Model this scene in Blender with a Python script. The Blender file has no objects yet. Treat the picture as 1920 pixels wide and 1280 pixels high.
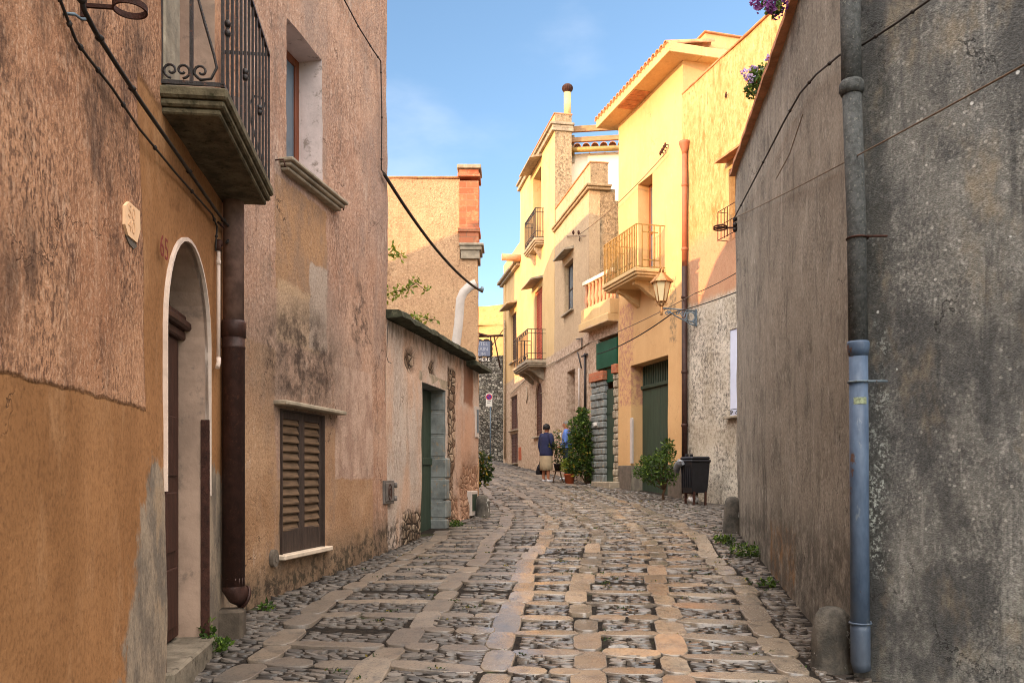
import bpy, math, random
import numpy as np
from mathutils import Vector, Matrix, noise as mnoise
from mathutils.geometry import delaunay_2d_cdt

sc = bpy.context.scene
COL = sc.collection
F, HV, EYE = 1600.0, 890.0, 1.6          # focal length and horizon row of the survey photo, eye height in metres
rnd = random.Random(11)
rng = np.random.default_rng(11)
PI = math.pi


def C(r, g, b):
    f = lambda c: (c / 255 / 12.92) if c <= 10 else ((c / 255 + 0.055) / 1.055) ** 2.4
    return (f(r), f(g), f(b), 1.0)


# ------------------------------------------------------------------ mesh builder
class MB:
    def __init__(s):
        s.v, s.f, s.m, s.sm = [], [], [], []

    def face(s, idx, mat=0, smooth=False):
        s.f.append(tuple(idx)); s.m.append(mat); s.sm.append(smooth)

    def add(s, verts, faces, mat=0, smooth=False):
        o = len(s.v); s.v.extend([tuple(p) for p in verts])
        for f in faces:
            s.face([i + o for i in f], mat, smooth)
        return s

    def box(s, x0, x1, y0, y1, z0, z1, mat=0, bev=0.0):
        if x0 > x1: x0, x1 = x1, x0
        if y0 > y1: y0, y1 = y1, y0
        if z0 > z1: z0, z1 = z1, z0
        b = min(bev, (x1 - x0) * .45, (y1 - y0) * .45, (z1 - z0) * .45)
        if b <= 0:
            v = [(x, y, z) for z in (z0, z1) for y in (y0, y1) for x in (x0, x1)]
            return s.add(v, [(0, 2, 3, 1), (4, 5, 7, 6), (0, 1, 5, 4), (2, 6, 7, 3), (0, 4, 6, 2), (1, 3, 7, 5)], mat)
        v = []; ix = {}
        for cz in (0, 1):
            for cy in (0, 1):
                for cx in (0, 1):
                    X, Y, Z = (x0, x1)[cx], (y0, y1)[cy], (z0, z1)[cz]
                    ex, ey, ez = (b, -b)[cx], (b, -b)[cy], (b, -b)[cz]
                    for k, p in enumerate(((X, Y + ey, Z + ez), (X + ex, Y, Z + ez), (X + ex, Y + ey, Z))):
                        ix[cx, cy, cz, k] = len(v); v.append(p)
        g = lambda cx, cy, cz, k: ix[cx, cy, cz, k]
        fs = []
        fs.append((g(0,0,0,0), g(0,0,1,0), g(0,1,1,0), g(0,1,0,0))); fs.append((g(1,0,0,0), g(1,1,0,0), g(1,1,1,0), g(1,0,1,0)))
        fs.append((g(0,0,0,1), g(1,0,0,1), g(1,0,1,1), g(0,0,1,1))); fs.append((g(0,1,0,1), g(0,1,1,1), g(1,1,1,1), g(1,1,0,1)))
        fs.append((g(0,0,0,2), g(0,1,0,2), g(1,1,0,2), g(1,0,0,2))); fs.append((g(0,0,1,2), g(1,0,1,2), g(1,1,1,2), g(0,1,1,2)))
        for a in (0, 1):
            for c in (0, 1):
                q = (g(a,c,0,0), g(a,c,1,0), g(a,c,1,1), g(a,c,0,1)); fs.append(q if a == c else q[::-1])
                q = (g(a,0,c,0), g(a,1,c,0), g(a,1,c,2), g(a,0,c,2)); fs.append(q[::-1] if a == c else q)
                q = (g(0,a,c,1), g(1,a,c,1), g(1,a,c,2), g(0,a,c,2)); fs.append(q if a == c else q[::-1])
                for d in (0, 1):
                    t = (g(a,c,d,0), g(a,c,d,1), g(a,c,d,2)); fs.append(t if (a + c + d) % 2 else t[::-1])
        return s.add(v, fs, mat)

    def prism(s, poly, fn, a, b, mat=0):
        """poly: 2D loop, fn(p,q,h)->xyz, extruded from h=a to h=b"""
        n = len(poly)
        v = [fn(p, q, a) for p, q in poly] + [fn(p, q, b) for p, q in poly]
        fs = [tuple(range(n))[::-1], tuple(range(n, 2 * n))] + [(i, (i + 1) % n, n + (i + 1) % n, n + i) for i in range(n)]
        return s.add(v, fs, mat)

    def tube(s, pts, r, n=8, mat=0, caps=True, closed=False, ry=None):
        P = [Vector(p) for p in pts]; m = len(P)
        R = r if isinstance(r, (list, tuple)) else [r] * m
        T = []
        for i in range(m):
            a = P[i - 1] if (i > 0 or closed) else P[i]
            c = P[(i + 1) % m] if (i < m - 1 or closed) else P[i]
            d = (c - a); T.append(d.normalized() if d.length > 1e-9 else Vector((0, 0, 1)))
        up = Vector((0, 0, 1)) if abs(T[0].z) < .95 else Vector((1, 0, 0))
        N = (up - T[0] * up.dot(T[0])).normalized()
        vs = []
        for i in range(m):
            N = (N - T[i] * N.dot(T[i]))
            N = N.normalized() if N.length > 1e-6 else T[i].orthogonal().normalized()
            B = T[i].cross(N)
            for k in range(n):
                a = 2 * PI * k / n + (PI / n if n == 4 else 0)
                vs.append(P[i] + N * (math.cos(a) * R[i]) + B * (math.sin(a) * (ry if ry else R[i])))
        fs = []
        for i in range(m if closed else m - 1):
            j = (i + 1) % m
            for k in range(n):
                k2 = (k + 1) % n
                fs.append((i * n + k, i * n + k2, j * n + k2, j * n + k))
        s.add(vs, fs, mat, n > 4)
        if caps and not closed:
            o = len(s.v) - m * n
            s.face([o + k for k in range(n)][::-1], mat); s.face([o + (m - 1) * n + k for k in range(n)], mat)
        return s

    def lathe(s, prof, c=(0, 0, 0), n=20, mat=0, smooth=True, sx=1.0, sy=1.0):
        o = len(s.v); m = len(prof)
        for r, z in prof:
            for k in range(n):
                a = 2 * PI * k / n
                s.v.append((c[0] + r * sx * math.cos(a), c[1] + r * sy * math.sin(a), c[2] + z))
        for i in range(m - 1):
            for k in range(n):
                k2 = (k + 1) % n
                s.face((o + i * n + k, o + i * n + k2, o + (i + 1) * n + k2, o + (i + 1) * n + k), mat, smooth)
        s.face([o + k for k in range(n)][::-1], mat); s.face([o + (m - 1) * n + k for k in range(n)], mat)
        return s

    def mesh(s, name, mats):
        me = bpy.data.meshes.new(name)
        me.from_pydata(s.v, [], s.f)
        for m in (mats if isinstance(mats, (list, tuple)) else [mats]):
            me.materials.append(m)
        me.polygons.foreach_set('material_index', s.m)
        me.polygons.foreach_set('use_smooth', s.sm)
        me.update()
        return me


def tag(o, label=None, cat=None, group=None, kind=None):
    if label: o['label'] = label
    if cat: o['category'] = cat
    if group: o['group'] = group
    if kind: o['kind'] = kind
    return o


class Thing:
    """an Empty at the thing's base; parts are built in its own frame"""
    def __init__(s, name, label, cat, M=None, group=None):
        s.M = M if M is not None else Matrix.Identity(4)
        s.o = bpy.data.objects.new(name, None); COL.objects.link(s.o)
        s.o.matrix_world = s.M; s.o.empty_display_size = .1
        tag(s.o, label, cat, group)

    def part(s, name, mb, mat, parent=None, label=None, frame=None):
        me = mb.mesh(name, mat) if isinstance(mb, MB) else mb
        if not isinstance(mb, MB) and mat is not None:
            me.materials.clear()
            for m in (mat if isinstance(mat, (list, tuple)) else [mat]): me.materials.append(m)
        ob = bpy.data.objects.new(name, me); COL.objects.link(ob)
        ob.parent = parent if parent is not None else s.o
        if frame is not None:
            ob.matrix_basis = s.M.inverted() @ frame
        if label: ob['label'] = label
        return ob


def single(name, mb, mat, label, cat, M=None, group=None, kind=None):
    me = mb.mesh(name, mat) if isinstance(mb, MB) else mb
    ob = bpy.data.objects.new(name, me); COL.objects.link(ob)
    if M is not None: ob.matrix_world = M
    return tag(ob, label, cat, group, kind)


# ------------------------------------------------------------------ wall frames
class Wall:
    """vertical plane: local x along it (seen left to right from the street), local y into the building, z up from datum"""
    def __init__(s, p0, p1):
        s.p0 = p0; dx, dy = p1[0] - p0[0], p1[1] - p0[1]
        s.L = math.hypot(dx, dy); s.d = (dx / s.L, dy / s.L); s.n = (-s.d[1], s.d[0])
        s.M = Matrix(((s.d[0], s.n[0], 0, p0[0]), (s.d[1], s.n[1], 0, p0[1]), (0, 0, 1, 0), (0, 0, 0, 1)))

    def hit(s, u, v, y=0.0):
        k = (u - 960) / F
        ox, oy = s.p0[0] + s.n[0] * y, s.p0[1] + s.n[1] * y
        t = (k * oy - ox) / (s.d[0] - k * s.d[1])
        return t, EYE + (HV - v) / F * (oy + s.d[1] * t)

    def x(s, u, y=0.0): return s.hit(u, HV, y)[0]
    def z(s, u, v, y=0.0): return s.hit(u, v, y)[1]

    def depth(s, x, u):
        k = (u - 960) / F
        a, b = s.p0[0] + s.d[0] * x, s.p0[1] + s.d[1] * x
        return (k * b - a) / (s.n[0] - k * s.n[1])

    def pt(s, u, v, y=0.0):
        x, z = s.hit(u, v, y); return (x, y, z)

    def w(s, x, y, z):
        return s.M @ Vector((x, y, z))

    def rect(s, u0, v0, u1, v1):
        """patch by its four survey edges -> x0,x1,z0,z1"""
        um = (u0 + u1) / 2
        return (s.x(u0), s.x(u1), s.z(um, v1), s.z(um, v0))


def inpoly(P, loop):
    x, y = P[:, 0], P[:, 1]; r = np.zeros(len(P), bool); L = np.array(loop); n = len(L)
    for i in range(n):
        x1, y1 = L[i]; x2, y2 = L[(i + 1) % n]
        c = ((y1 > y) != (y2 > y))
        with np.errstate(divide='ignore', invalid='ignore'):
            xi = (x2 - x1) * (y - y1) / (y2 - y1 + 1e-12) + x1
        r ^= c & (x < xi)
    return r


def resample(loop, step):
    out = []
    for i in range(len(loop)):
        a, b = loop[i], loop[(i + 1) % len(loop)]
        n = max(1, int(round(math.hypot(b[0] - a[0], b[1] - a[1]) / step)))
        for k in range(n):
            out.append((a[0] + (b[0] - a[0]) * k / n, a[1] + (b[1] - a[1]) * k / n))
    return out


def rectloop(x0, x1, z0, z1):
    return [(x0, z0), (x1, z0), (x1, z1), (x0, z1)]


def archloop(x0, x1, z0, z1, n=14, flat=1.0):
    r = (x1 - x0) / 2; cx = (x0 + x1) / 2; zs = z1 - r * flat
    return [(x0, z0), (x1, z0)] + [(cx + r * math.cos(PI * k / n), zs + r * flat * math.sin(PI * k / n)) for k in range(n + 1)]


def facade(outline, holes, step, amp, depth, dents=(), seed=0.0, edge=0.0, back=True):
    """front skin with real openings, slightly uneven, plus its thickness. holes: (loop, depth, material index)"""
    mb = MB()
    loops = [resample(outline, step)] + [resample(h[0], step) for h in holes]
    pts, edges, first = [], [], []
    for lp in loops:
        o = len(pts); first.append(o); n = len(lp); pts += lp
        edges += [(o + i, o + (i + 1) % n) for i in range(n)]
    xs = [p[0] for p in outline]; zs = [p[1] for p in outline]
    gx, gz = np.meshgrid(np.arange(min(xs) + step / 2, max(xs), step), np.arange(min(zs) + step / 2, max(zs), step))
    G = np.stack([gx.ravel(), gz.ravel()], 1) + rng.uniform(-.2, .2, (gx.size, 2)) * step
    ok = inpoly(G, outline)
    for h in holes:
        hx = [p[0] for p in h[0]]; hz = [p[1] for p in h[0]]; e = step * .4
        ok &= ~((G[:, 0] > min(hx) - e) & (G[:, 0] < max(hx) + e) & (G[:, 1] > min(hz) - e) & (G[:, 1] < max(hz) + e) & inpoly(G, [(x + (e if x > sum(hx) / len(hx) else -e), z + (e if z > sum(hz) / len(hz) else -e)) for x, z in h[0]]))
    pts += [tuple(p) for p in G[ok]]
    V, E, T, ov, oe, of = delaunay_2d_cdt([Vector(p) for p in pts], edges, [], 0, 1e-6)
    VV = np.array([tuple(v) for v in V])
    cen = np.array([VV[list(t)].mean(0) for t in T])
    keep = inpoly(cen, outline)
    for h in holes: keep &= ~inpoly(cen, h[0])
    inv = {}
    for k, l in enumerate(ov):
        for i in l: inv[i] = k

    def yd(x, z):
        d = amp * (mnoise.noise((x * .55 + seed, z * .55, seed)) * 1.6 + mnoise.noise((x * 2.3 + seed, z * 2.3, 3 + seed)) * .7 + mnoise.noise((x * 7 + seed, z * 7, 7 + seed)) * .25)
        for (cx, cz, rx, rz, dp) in dents:
            q = ((x - cx) / rx) ** 2 + ((z - cz) / rz) ** 2
            if q < 2.2: d += dp * max(0, 1 - q * (.75 + .5 * mnoise.noise((x * 14, z * 14, 1)))) ** .5
        return d
    Y = [yd(x, z) for x, z in VV]
    jx = np.zeros(len(VV))
    if edge:
        for i, p in enumerate(loops[0]):
            k = inv[i]; jx[k] = edge * mnoise.noise((p[0] * 3, p[1] * 3.1, seed + 9))
    mb.v = [(VV[i, 0] + jx[i], Y[i], VV[i, 1]) for i in range(len(VV))]
    for t, k in zip(T, keep):
        if k: mb.face(t, 0, True)
    # outer thickness
    def band(loop, o, dep, mat, flip, jit=0.0):
        n = len(loop); b = len(mb.v)
        for i in range(n):
            k = inv[o + i]; p = mb.v[k]
            mb.v.append(p); mb.v.append((VV[k, 0] + jx[k], dep, VV[k, 1]))
        for i in range(n):
            j = (i + 1) % n; q = (b + 2 * i, b + 2 * j, b + 2 * j + 1, b + 2 * i + 1)
            mb.face(q if flip else q[::-1], mat)
        return [b + 2 * i + 1 for i in range(n)]
    r = band(loops[0], 0, depth, 0, False)
    if back: mb.face(r[::-1], 0)
    for (h, lp, o) in zip(holes, loops[1:], first[1:]):
        band(lp, o, h[1], h[2], True)
    return mb


# ------------------------------------------------------------------ material graphs
class S:
    def __init__(s, m, sock): s.m, s.k = m, sock
    def __add__(s, o): return s.m.math('ADD', s, o)
    __radd__ = __add__
    def __mul__(s, o): return s.m.math('MULTIPLY', s, o)
    __rmul__ = __mul__
    def __sub__(s, o): return s.m.math('SUBTRACT', s, o)
    def __rsub__(s, o): return s.m.math('SUBTRACT', o, s)


class Mat:
    def __init__(s, name, rough=.9, spec=.3, coords='Object'):
        s.mat = bpy.data.materials.new(name); s.mat.use_nodes = True
        s.nt = s.mat.node_tree; s.b = s.nt.nodes['Principled BSDF']
        s.b.inputs['Roughness'].default_value = rough
        s.b.inputs['Specular IOR Level'].default_value = spec
        tc = s.nt.nodes.new('ShaderNodeTexCoord'); s.co = tc.outputs[coords]
        sp = s.nt.nodes.new('ShaderNodeSeparateXYZ'); s.nt.links.new(s.co, sp.inputs[0])
        s.x, s.y, s.z = S(s, sp.outputs[0]), S(s, sp.outputs[1]), S(s, sp.outputs[2])

    def put(s, sock, v):
        if isinstance(v, S): s.nt.links.new(v.k, sock)
        else: sock.default_value = v

    def math(s, op, a, b=0.0, clamp=False):
        n = s.nt.nodes.new('ShaderNodeMath'); n.operation = op; n.use_clamp = clamp
        s.put(n.inputs[0], a); s.put(n.inputs[1], b); return S(s, n.outputs[0])

    def map(s, scale, st=(1, 1, 1), off=(0, 0, 0)):
        n = s.nt.nodes.new('ShaderNodeMapping'); s.nt.links.new(s.co, n.inputs[0])
        n.inputs['Scale'].default_value = [scale * k for k in st]; n.inputs['Location'].default_value = off
        return n.outputs[0]

    def noise(s, scale, det=4, rough=.6, st=(1, 1, 1), off=(0, 0, 0), dist=0.0):
        n = s.nt.nodes.new('ShaderNodeTexNoise'); s.nt.links.new(s.map(scale, st, off), n.inputs['Vector'])
        n.inputs['Scale'].default_value = 1; n.inputs['Detail'].default_value = det
        n.inputs['Roughness'].default_value = rough; n.inputs['Distortion'].default_value = dist
        return S(s, n.outputs[0])

    def voro(s, scale, st=(1, 1, 1), feature='F1', out='Distance', off=(0, 0, 0), rand=1.0):
        n = s.nt.nodes.new('ShaderNodeTexVoronoi'); n.feature = feature
        s.nt.links.new(s.map(scale, st, off), n.inputs['Vector']); n.inputs['Scale'].default_value = 1
        n.inputs['Randomness'].default_value = rand
        return S(s, n.outputs[out])

    def ss(s, x, a, b, lo=0.0, hi=1.0):
        n = s.nt.nodes.new('ShaderNodeMapRange'); n.interpolation_type = 'SMOOTHSTEP'
        s.put(n.inputs[0], x); s.put(n.inputs[1], a); s.put(n.inputs[2], b); s.put(n.inputs[3], lo); s.put(n.inputs[4], hi)
        return S(s, n.outputs[0])

    def mix(s, f, a, b, mode='MIX'):
        n = s.nt.nodes.new('ShaderNodeMix'); n.data_type = 'RGBA'; n.blend_type = mode
        s.put(n.inputs[0], f); s.put(n.inputs[6], a); s.put(n.inputs[7], b); return S(s, n.outputs[2])

    def island(s):
        n = s.nt.nodes.new('ShaderNodeNewGeometry'); return S(s, n.outputs['Random Per Island'])

    def warp(s, amt, scale=3.0, off=0.0):
        """wobbly copies of x and z for hand-made edges"""
        a = s.noise(scale, 5, .65, off=(off, 3, 5)); b = s.noise(scale, 5, .65, off=(off + 9, 1, 2))
        return s.x + (a - .5) * amt, s.z + (b - .5) * amt

    def rect(s, w, x0, x1, z0, z1, soft=.02):
        X, Z = w
        return s.ss(X, x0 - soft, x0 + soft) * s.ss(X, x1 + soft, x1 - soft) * s.ss(Z, z0 - soft, z0 + soft) * s.ss(Z, z1 + soft, z1 - soft)

    def blob(s, w, cx, cz, rx, rz):
        X, Z = w
        dx, dz = (X - cx) * (1 / rx), (Z - cz) * (1 / rz)
        return s.ss(dx * dx + dz * dz, 1.0, .1)

    def color(s, c): s.put(s.b.inputs['Base Color'], c); return s
    def rough(s, r): s.put(s.b.inputs['Roughness'], r); return s

    def bump(s, h, strength=.5, dist=.02):
        n = s.nt.nodes.new('ShaderNodeBump'); n.inputs['Strength'].default_value = strength; n.inputs['Distance'].default_value = dist
        s.put(n.inputs['Height'], h); s.nt.links.new(n.outputs[0], s.b.inputs['Normal']); return s


def simple(name, col, rough=.7, var=.25, scale=8.0, metal=0.0, bump=.2, spec=.3, rust=None, st=(1, 1, 1)):
    m = Mat(name, rough, spec)
    n = m.noise(scale, 5, .65, st=st)
    dk = tuple(c * (1 - var) for c in col[:3]) + (1,); lt = tuple(min(1, c * (1 + var)) for c in col[:3]) + (1,)
    c = m.mix(m.ss(n, .3, .7), dk, lt)
    if rust:
        c = m.mix(m.ss(m.noise(scale * 2.3, 5, .7, off=(5, 5, 5)), .55, .68), c, rust)
    m.color(c); m.b.inputs['Metallic'].default_value = metal
    if bump: m.bump(m.noise(scale * 5, 4, .6), bump, .01)
    return m.mat
# ------------------------------------------------------------------ terrain of the street
PY = np.array([-30, -5, 0, 5.15, 7.3, 10, 14.5, 16.5, 18, 21.3, 24, 30, 36, 45, 120.])
PZ = np.array([-2.4, -.4, .0, .40, .60, .80, .93, 1.05, 1.10, 1.28, 1.43, 1.76, 2.10, 2.5, 2.6])


def zg(x, y):
    x = np.asarray(x, float); y = np.asarray(y, float)
    z = sum(np.interp(y + o, PY, PZ) for o in (-.5, 0, .5)) / 3
    return z + .035 * (x - 1.0) * np.exp(-((y - 10.5) / 2.6) ** 2)


cY = np.arange(-6, 60, .05)
cX = np.interp(cY, [-6, 0, 5.2, 7.35, 10.5, 13, 17, 22, 29, 37, 44, 60], [-.6, -.1, .45, .64, 1.02, 1.18, 1.0, .4, -.9, -2.7, -4.9, -10])
ker = np.hanning(61); ker /= ker.sum()
cX = np.convolve(np.pad(cX, 30, mode='edge'), ker, 'valid')
cT = np.concatenate([[0], np.cumsum(np.hypot(np.diff(cX), np.diff(cY)))])


def street_pt(t, w):
    """street frame (t along, w to the right of the middle course) -> x, y, heading"""
    X = np.interp(t, cT, cX); Y = np.interp(t, cT, cY)
    dX = np.interp(t, cT, np.gradient(cX, cT)); dY = np.interp(t, cT, np.gradient(cY, cT))
    n = np.hypot(dX, dY); dX, dY = dX / n, dY / n
    return X + w * dY, Y - w * dX, dX, dY


def t_of_y(y): return float(np.interp(y, cY, cT))


def bounds(Y):
    L = np.where(Y < 6.6, -1.2875 - .125 * Y, np.where(Y < 14.6, -2.126 + .194 * (Y - 6.6), -.585 - .18 * (Y - 14.6)))
    R = np.where(Y < 5.15, 2.06 + (5.15 - Y) * .76, np.where(Y < 10.7, 1.36 + .135 * Y, np.where(Y < 21.3, 8.63 - .28 * Y, np.where(Y < 22.98, 2.66 - .345 * (Y - 21.3), 6.22 - .18 * Y))))
    return L, R


def stones(name, cx, cy, hx, hy, a, b, h, bev, expo, jit, tilt, mb, mat, n=8):
    """loose paving stones, each its own domed, chamfered block. hx,hy = heading along the street"""
    k = len(cx); ang = np.linspace(0, 2 * PI, n, endpoint=False) + PI / n
    ca, sa = np.cos(ang), np.sin(ang)
    r = 1 / (np.abs(ca) ** expo + np.abs(sa) ** expo) ** (1 / expo)
    pw = (ca * r)[None, :] * a[:, None] * (1 + rng.uniform(-jit, jit, (k, n)))
    pt = (sa * r)[None, :] * b[:, None] * (1 + rng.uniform(-jit, jit, (k, n)))
    t1 = rng.normal(0, tilt, k)[:, None]; t2 = rng.normal(0, tilt, k)[:, None]
    bv = np.minimum(bev, np.minimum(a, b) * .55)[:, None]
    V = []
    for sink, inset, up in ((-.05, 0, None), (0, 0, -1), (0, .45, -.3), (0, 1, 0)):
        fw = 1 - inset * bv / a[:, None]; ft = 1 - inset * bv / b[:, None]
        w, t = pw * fw, pt * ft
        X = cx[:, None] + w * hy[:, None] + t * hx[:, None]
        Y = cy[:, None] - w * hx[:, None] + t * hy[:, None]
        Z = zg(X, Y)
        if up is None: Z = Z - .05
        else: Z = Z + h[:, None] + up * bv * .75 + w * t1 + t * t2 * 2
        V.append(np.stack([X, Y, Z], 2))
    Zc = zg(cx, cy) + h + np.minimum(a, b) * .012
    V.append(np.stack([cx, cy, Zc], 1)[:, None, :])
    V = np.concatenate(V, 1)                       # k, 4n+1, 3
    q = []
    for l in range(3):
        for i in range(n):
            j = (i + 1) % n; q.append((l * n + i, l * n + j, (l + 1) * n + j, (l + 1) * n + i))
    tri = [(3 * n + i, 3 * n + (i + 1) % n, 4 * n) for i in range(n)]
    nv = 4 * n + 1
    base = (np.arange(k) * nv)[:, None, None]
    Q = (np.array(q)[None] + base).reshape(-1, 4); T = (np.array(tri)[None] + base).reshape(-1, 3)
    mb.append((V.reshape(-1, 3), Q, T, mat))


def build_street():
    packs = []
    tN, tF = t_of_y(2.6), t_of_y(44)
    rails = np.array([-2.06, -1.24, -.60, 0., .62, 1.27])
    wob = lambda t, k: .05 * np.sin(t * .9 + k * 1.7) + .03 * np.sin(t * 2.3 + k * 4.1)
    P = .425
    rows = []
    t = tN
    while t < tF:
        rows.append(t); t += P * (1 if t < t_of_y(15) else 1.15) * rnd.uniform(.9, 1.1)
    rows = np.array(rows)

    def inside(x, y, m):
        L, R = bounds(y); return (x > L + m) & (x < R - m)
    # longitudinal courses: one squarish slab per row, joints where the cross slabs meet
    cw, ct, a, b = [], [], [], []
    for k, rw in enumerate(rails):
        for t0, t1 in zip(rows[:-1], rows[1:]):
            tm = (t0 + t1) / 2 + rnd.uniform(-.02, .02) + (k % 2) * .05
            cw.append(rw + wob(tm, k) + rnd.uniform(-.015, .015)); ct.append(tm)
            a.append(rnd.uniform(.086, .112)); b.append((t1 - t0) / 2 * rnd.uniform(.95, 1.0))
    cw, ct, a, b = map(np.array, (cw, ct, a, b))
    x, y, hx, hy = street_pt(ct, cw); m = inside(x, y, .1)
    stones('course', x[m], y[m], hx[m], hy[m], a[m], b[m], np.full(m.sum(), .007) + rng.uniform(-.003, .003, m.sum()), .006, 9.0, .035, .022, packs, 0, 16)
    # cross slabs
    cw, ct, a, b = [], [], [], []
    for k in range(len(rails) - 1):
        for t0 in rows:
            if rnd.random() < .07: continue
            tt = t0 + (k % 2) * .05 + rnd.uniform(-.025, .025)
            w0, w1 = rails[k] + wob(tt, k), rails[k + 1] + wob(tt, k + 1)
            w0 += .06; w1 -= .06
            cuts = [w0, w1] if rnd.random() < .62 else [w0, w0 + (w1 - w0) * rnd.uniform(.35, .65), w1]
            for p, q in zip(cuts[:-1], cuts[1:]):
                cw.append((p + q) / 2); a.append((q - p) / 2 - .006); ct.append(tt + rnd.uniform(-.012, .012)); b.append(rnd.uniform(.064, .088))
    cw, ct, a, b = map(np.array, (cw, ct, a, b))
    x, y, hx, hy = street_pt(ct, cw); m = inside(x, y, .12)
    stones('cross', x[m], y[m], hx[m], hy[m], a[m], b[m], np.full(m.sum(), .005) + rng.uniform(-.003, .003, m.sum()), .005, 3.4, .06, .02, packs, 0, 14)
    # thin stones set on edge: packed course by course into every panel between the slabs
    def pack(w0, w1, t0, t1, pitch, lmin, lmax, acc):
        n = max(2, int(round((t1 - t0) / pitch))); p = (t1 - t0) / n
        cuts = [t0 + p * k + (rnd.uniform(-.22, .22) * p if 0 < k < n else 0) for k in range(n + 1)]
        for c0, c1 in zip(cuts[:-1], cuts[1:]):
            w = w0 + rnd.uniform(0, .01)
            while w < w1 - .03:
                l = min(rnd.uniform(lmin, lmax), w1 - w)
                if w1 - w - l < .05: l = w1 - w
                acc.append((w + l / 2, (c0 + c1) / 2 + rnd.uniform(-.12, .12) * p, max(.012, l / 2 - rnd.uniform(.002, .006)), (c1 - c0) / 2 * rnd.uniform(.56, .90)))
                w += l
    near, mid, far = [], [], []
    edges_w = [-3.6, -3.0] + list(rails) + [1.9, 2.6, 3.6]
    t1_, t2_ = t_of_y(11.5), t_of_y(20)
    for j, (ta, tb) in enumerate(zip(rows[:-1], rows[1:])):
        acc, pitch, lmin, lmax = (near, .041, .055, .16) if ta < t1_ else (mid, .050, .08, .22) if ta < t2_ else (far, .085, .14, .36)
        for k, (wa, wb) in enumerate(zip(edges_w[:-1], edges_w[1:])):
            inner = 2 <= k < 2 + len(rails) - 1
            ra = wob(ta, k - 2) if 2 <= k < 2 + len(rails) else 0; rb = wob(ta, k - 1) if 1 <= k < 1 + len(rails) else 0
            ga = .105 if 2 <= k < 2 + len(rails) else 0; gb = .105 if 1 <= k < 1 + len(rails) else 0
            o = (k % 2) * .05 if inner else rnd.uniform(-.03, .03)
            g = .066 if inner else .004
            pack(wa + ra + ga, wb + rb - gb, ta + o + g, tb + o - g, pitch * (1 if inner else 1.15), lmin, lmax, acc)
    for acc, bev, nn in ((near, .003, 8), (mid, .005, 6), (far, .008, 6)):
        cw, ct, a, b = np.array(acc).T
        x, y, hx, hy = street_pt(ct, cw); m = inside(x, y, .02); k = int(m.sum())
        stones('fill', x[m], y[m], hx[m], hy[m], a[m], b[m], rng.uniform(-.012, .006, k), bev, 3.6, .13, .10, packs, 1, nn)
    V, Q, T, MQ, MT = [], [], [], [], []; o = 0
    for v, q, tr, mat in packs:
        V.append(v); Q.append(q + o); T.append(tr + o); MQ.append(np.full(len(q), mat)); MT.append(np.full(len(tr), mat)); o += len(v)
    V = np.concatenate(V); Q = np.concatenate(Q); T = np.concatenate(T)
    # bed: one sheet under everything
    gx = np.concatenate([np.linspace(-70, -6, 9), np.arange(-5.5, 6.6, .25), np.linspace(7, 70, 9)])
    gy = np.concatenate([np.linspace(-30, -6, 5), np.arange(-5, 46, .25), np.linspace(48, 120, 9)])
    X, Y = np.meshgrid(gx, gy); Z = zg(X, Y) - .014
    bump = np.array([[mnoise.noise((px * 3, py * 3, 0)) * .005 if abs(px) < 7 else 0 for px in gx] for py in gy])
    B = np.stack([X.ravel(), Y.ravel(), (Z + bump).ravel()], 1)
    nx = len(gx); ii = (np.arange(len(gy) - 1)[:, None] * nx + np.arange(nx - 1)[None]).ravel()
    BQ = np.stack([ii, ii + 1, ii + nx + 1, ii + nx], 1) + len(V)
    V = np.concatenate([V, B])
    loops = np.concatenate([Q.ravel(), BQ.ravel(), T.ravel()])
    sizes = np.concatenate([np.full(len(Q) + len(BQ), 4), np.full(len(T), 3)])
    mats = np.concatenate(MQ + [np.full(len(BQ), 2)] + MT)
    me = bpy.data.meshes.new('street')
    me.vertices.add(len(V)); me.vertices.foreach_set('co', V.astype(np.float32).ravel())
    me.loops.add(len(loops)); me.loops.foreach_set('vertex_index', loops.astype(np.int32))
    me.polygons.add(len(sizes)); st = np.concatenate([[0], np.cumsum(sizes)[:-1]])
    me.polygons.foreach_set('loop_start', st.astype(np.int32)); me.polygons.foreach_set('loop_total', sizes.astype(np.int32))
    me.polygons.foreach_set('material_index', mats.astype(np.int32)); me.polygons.foreach_set('use_smooth', sizes == 4)
    me.update(calc_edges=True); me.validate()
    for m in (M_slab, M_fill, M_bed): me.materials.append(m)
    ob = bpy.data.objects.new('street', me); COL.objects.link(ob); ob['kind'] = 'structure'
    print('street verts', len(V))


def stone_mat(name, c1, c2, c3, r0, r1):
    m = Mat(name, .5, .75)
    i = m.island()
    c = m.mix(m.ss(i, 0, 1), c1, c2)
    c = m.mix(m.ss(m.noise(9, 5, .7), .45, .7), c, c3)
    c = m.mix(m.ss(m.noise(1.1, 3, .5), .35, .7) * .45, c, C(92, 82, 74))
    g = m.noise(70, 3, .6)
    c = m.mix(m.ss(g, .52, .68) * .5, c, C(58, 52, 48))
    m.color(c)
    # polished by feet and wheels down the middle, dull and grey towards the left gutter
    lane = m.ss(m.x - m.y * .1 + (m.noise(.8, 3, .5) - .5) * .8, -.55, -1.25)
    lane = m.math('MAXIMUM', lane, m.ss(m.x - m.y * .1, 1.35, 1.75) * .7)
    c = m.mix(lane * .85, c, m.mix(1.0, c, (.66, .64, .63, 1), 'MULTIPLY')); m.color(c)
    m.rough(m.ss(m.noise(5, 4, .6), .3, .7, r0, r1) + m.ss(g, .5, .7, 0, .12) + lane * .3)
    m.bump(m.noise(38, 5, .65) + m.noise(9, 3, .5) * 1.5, .14, .005)
    return m.mat


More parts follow.
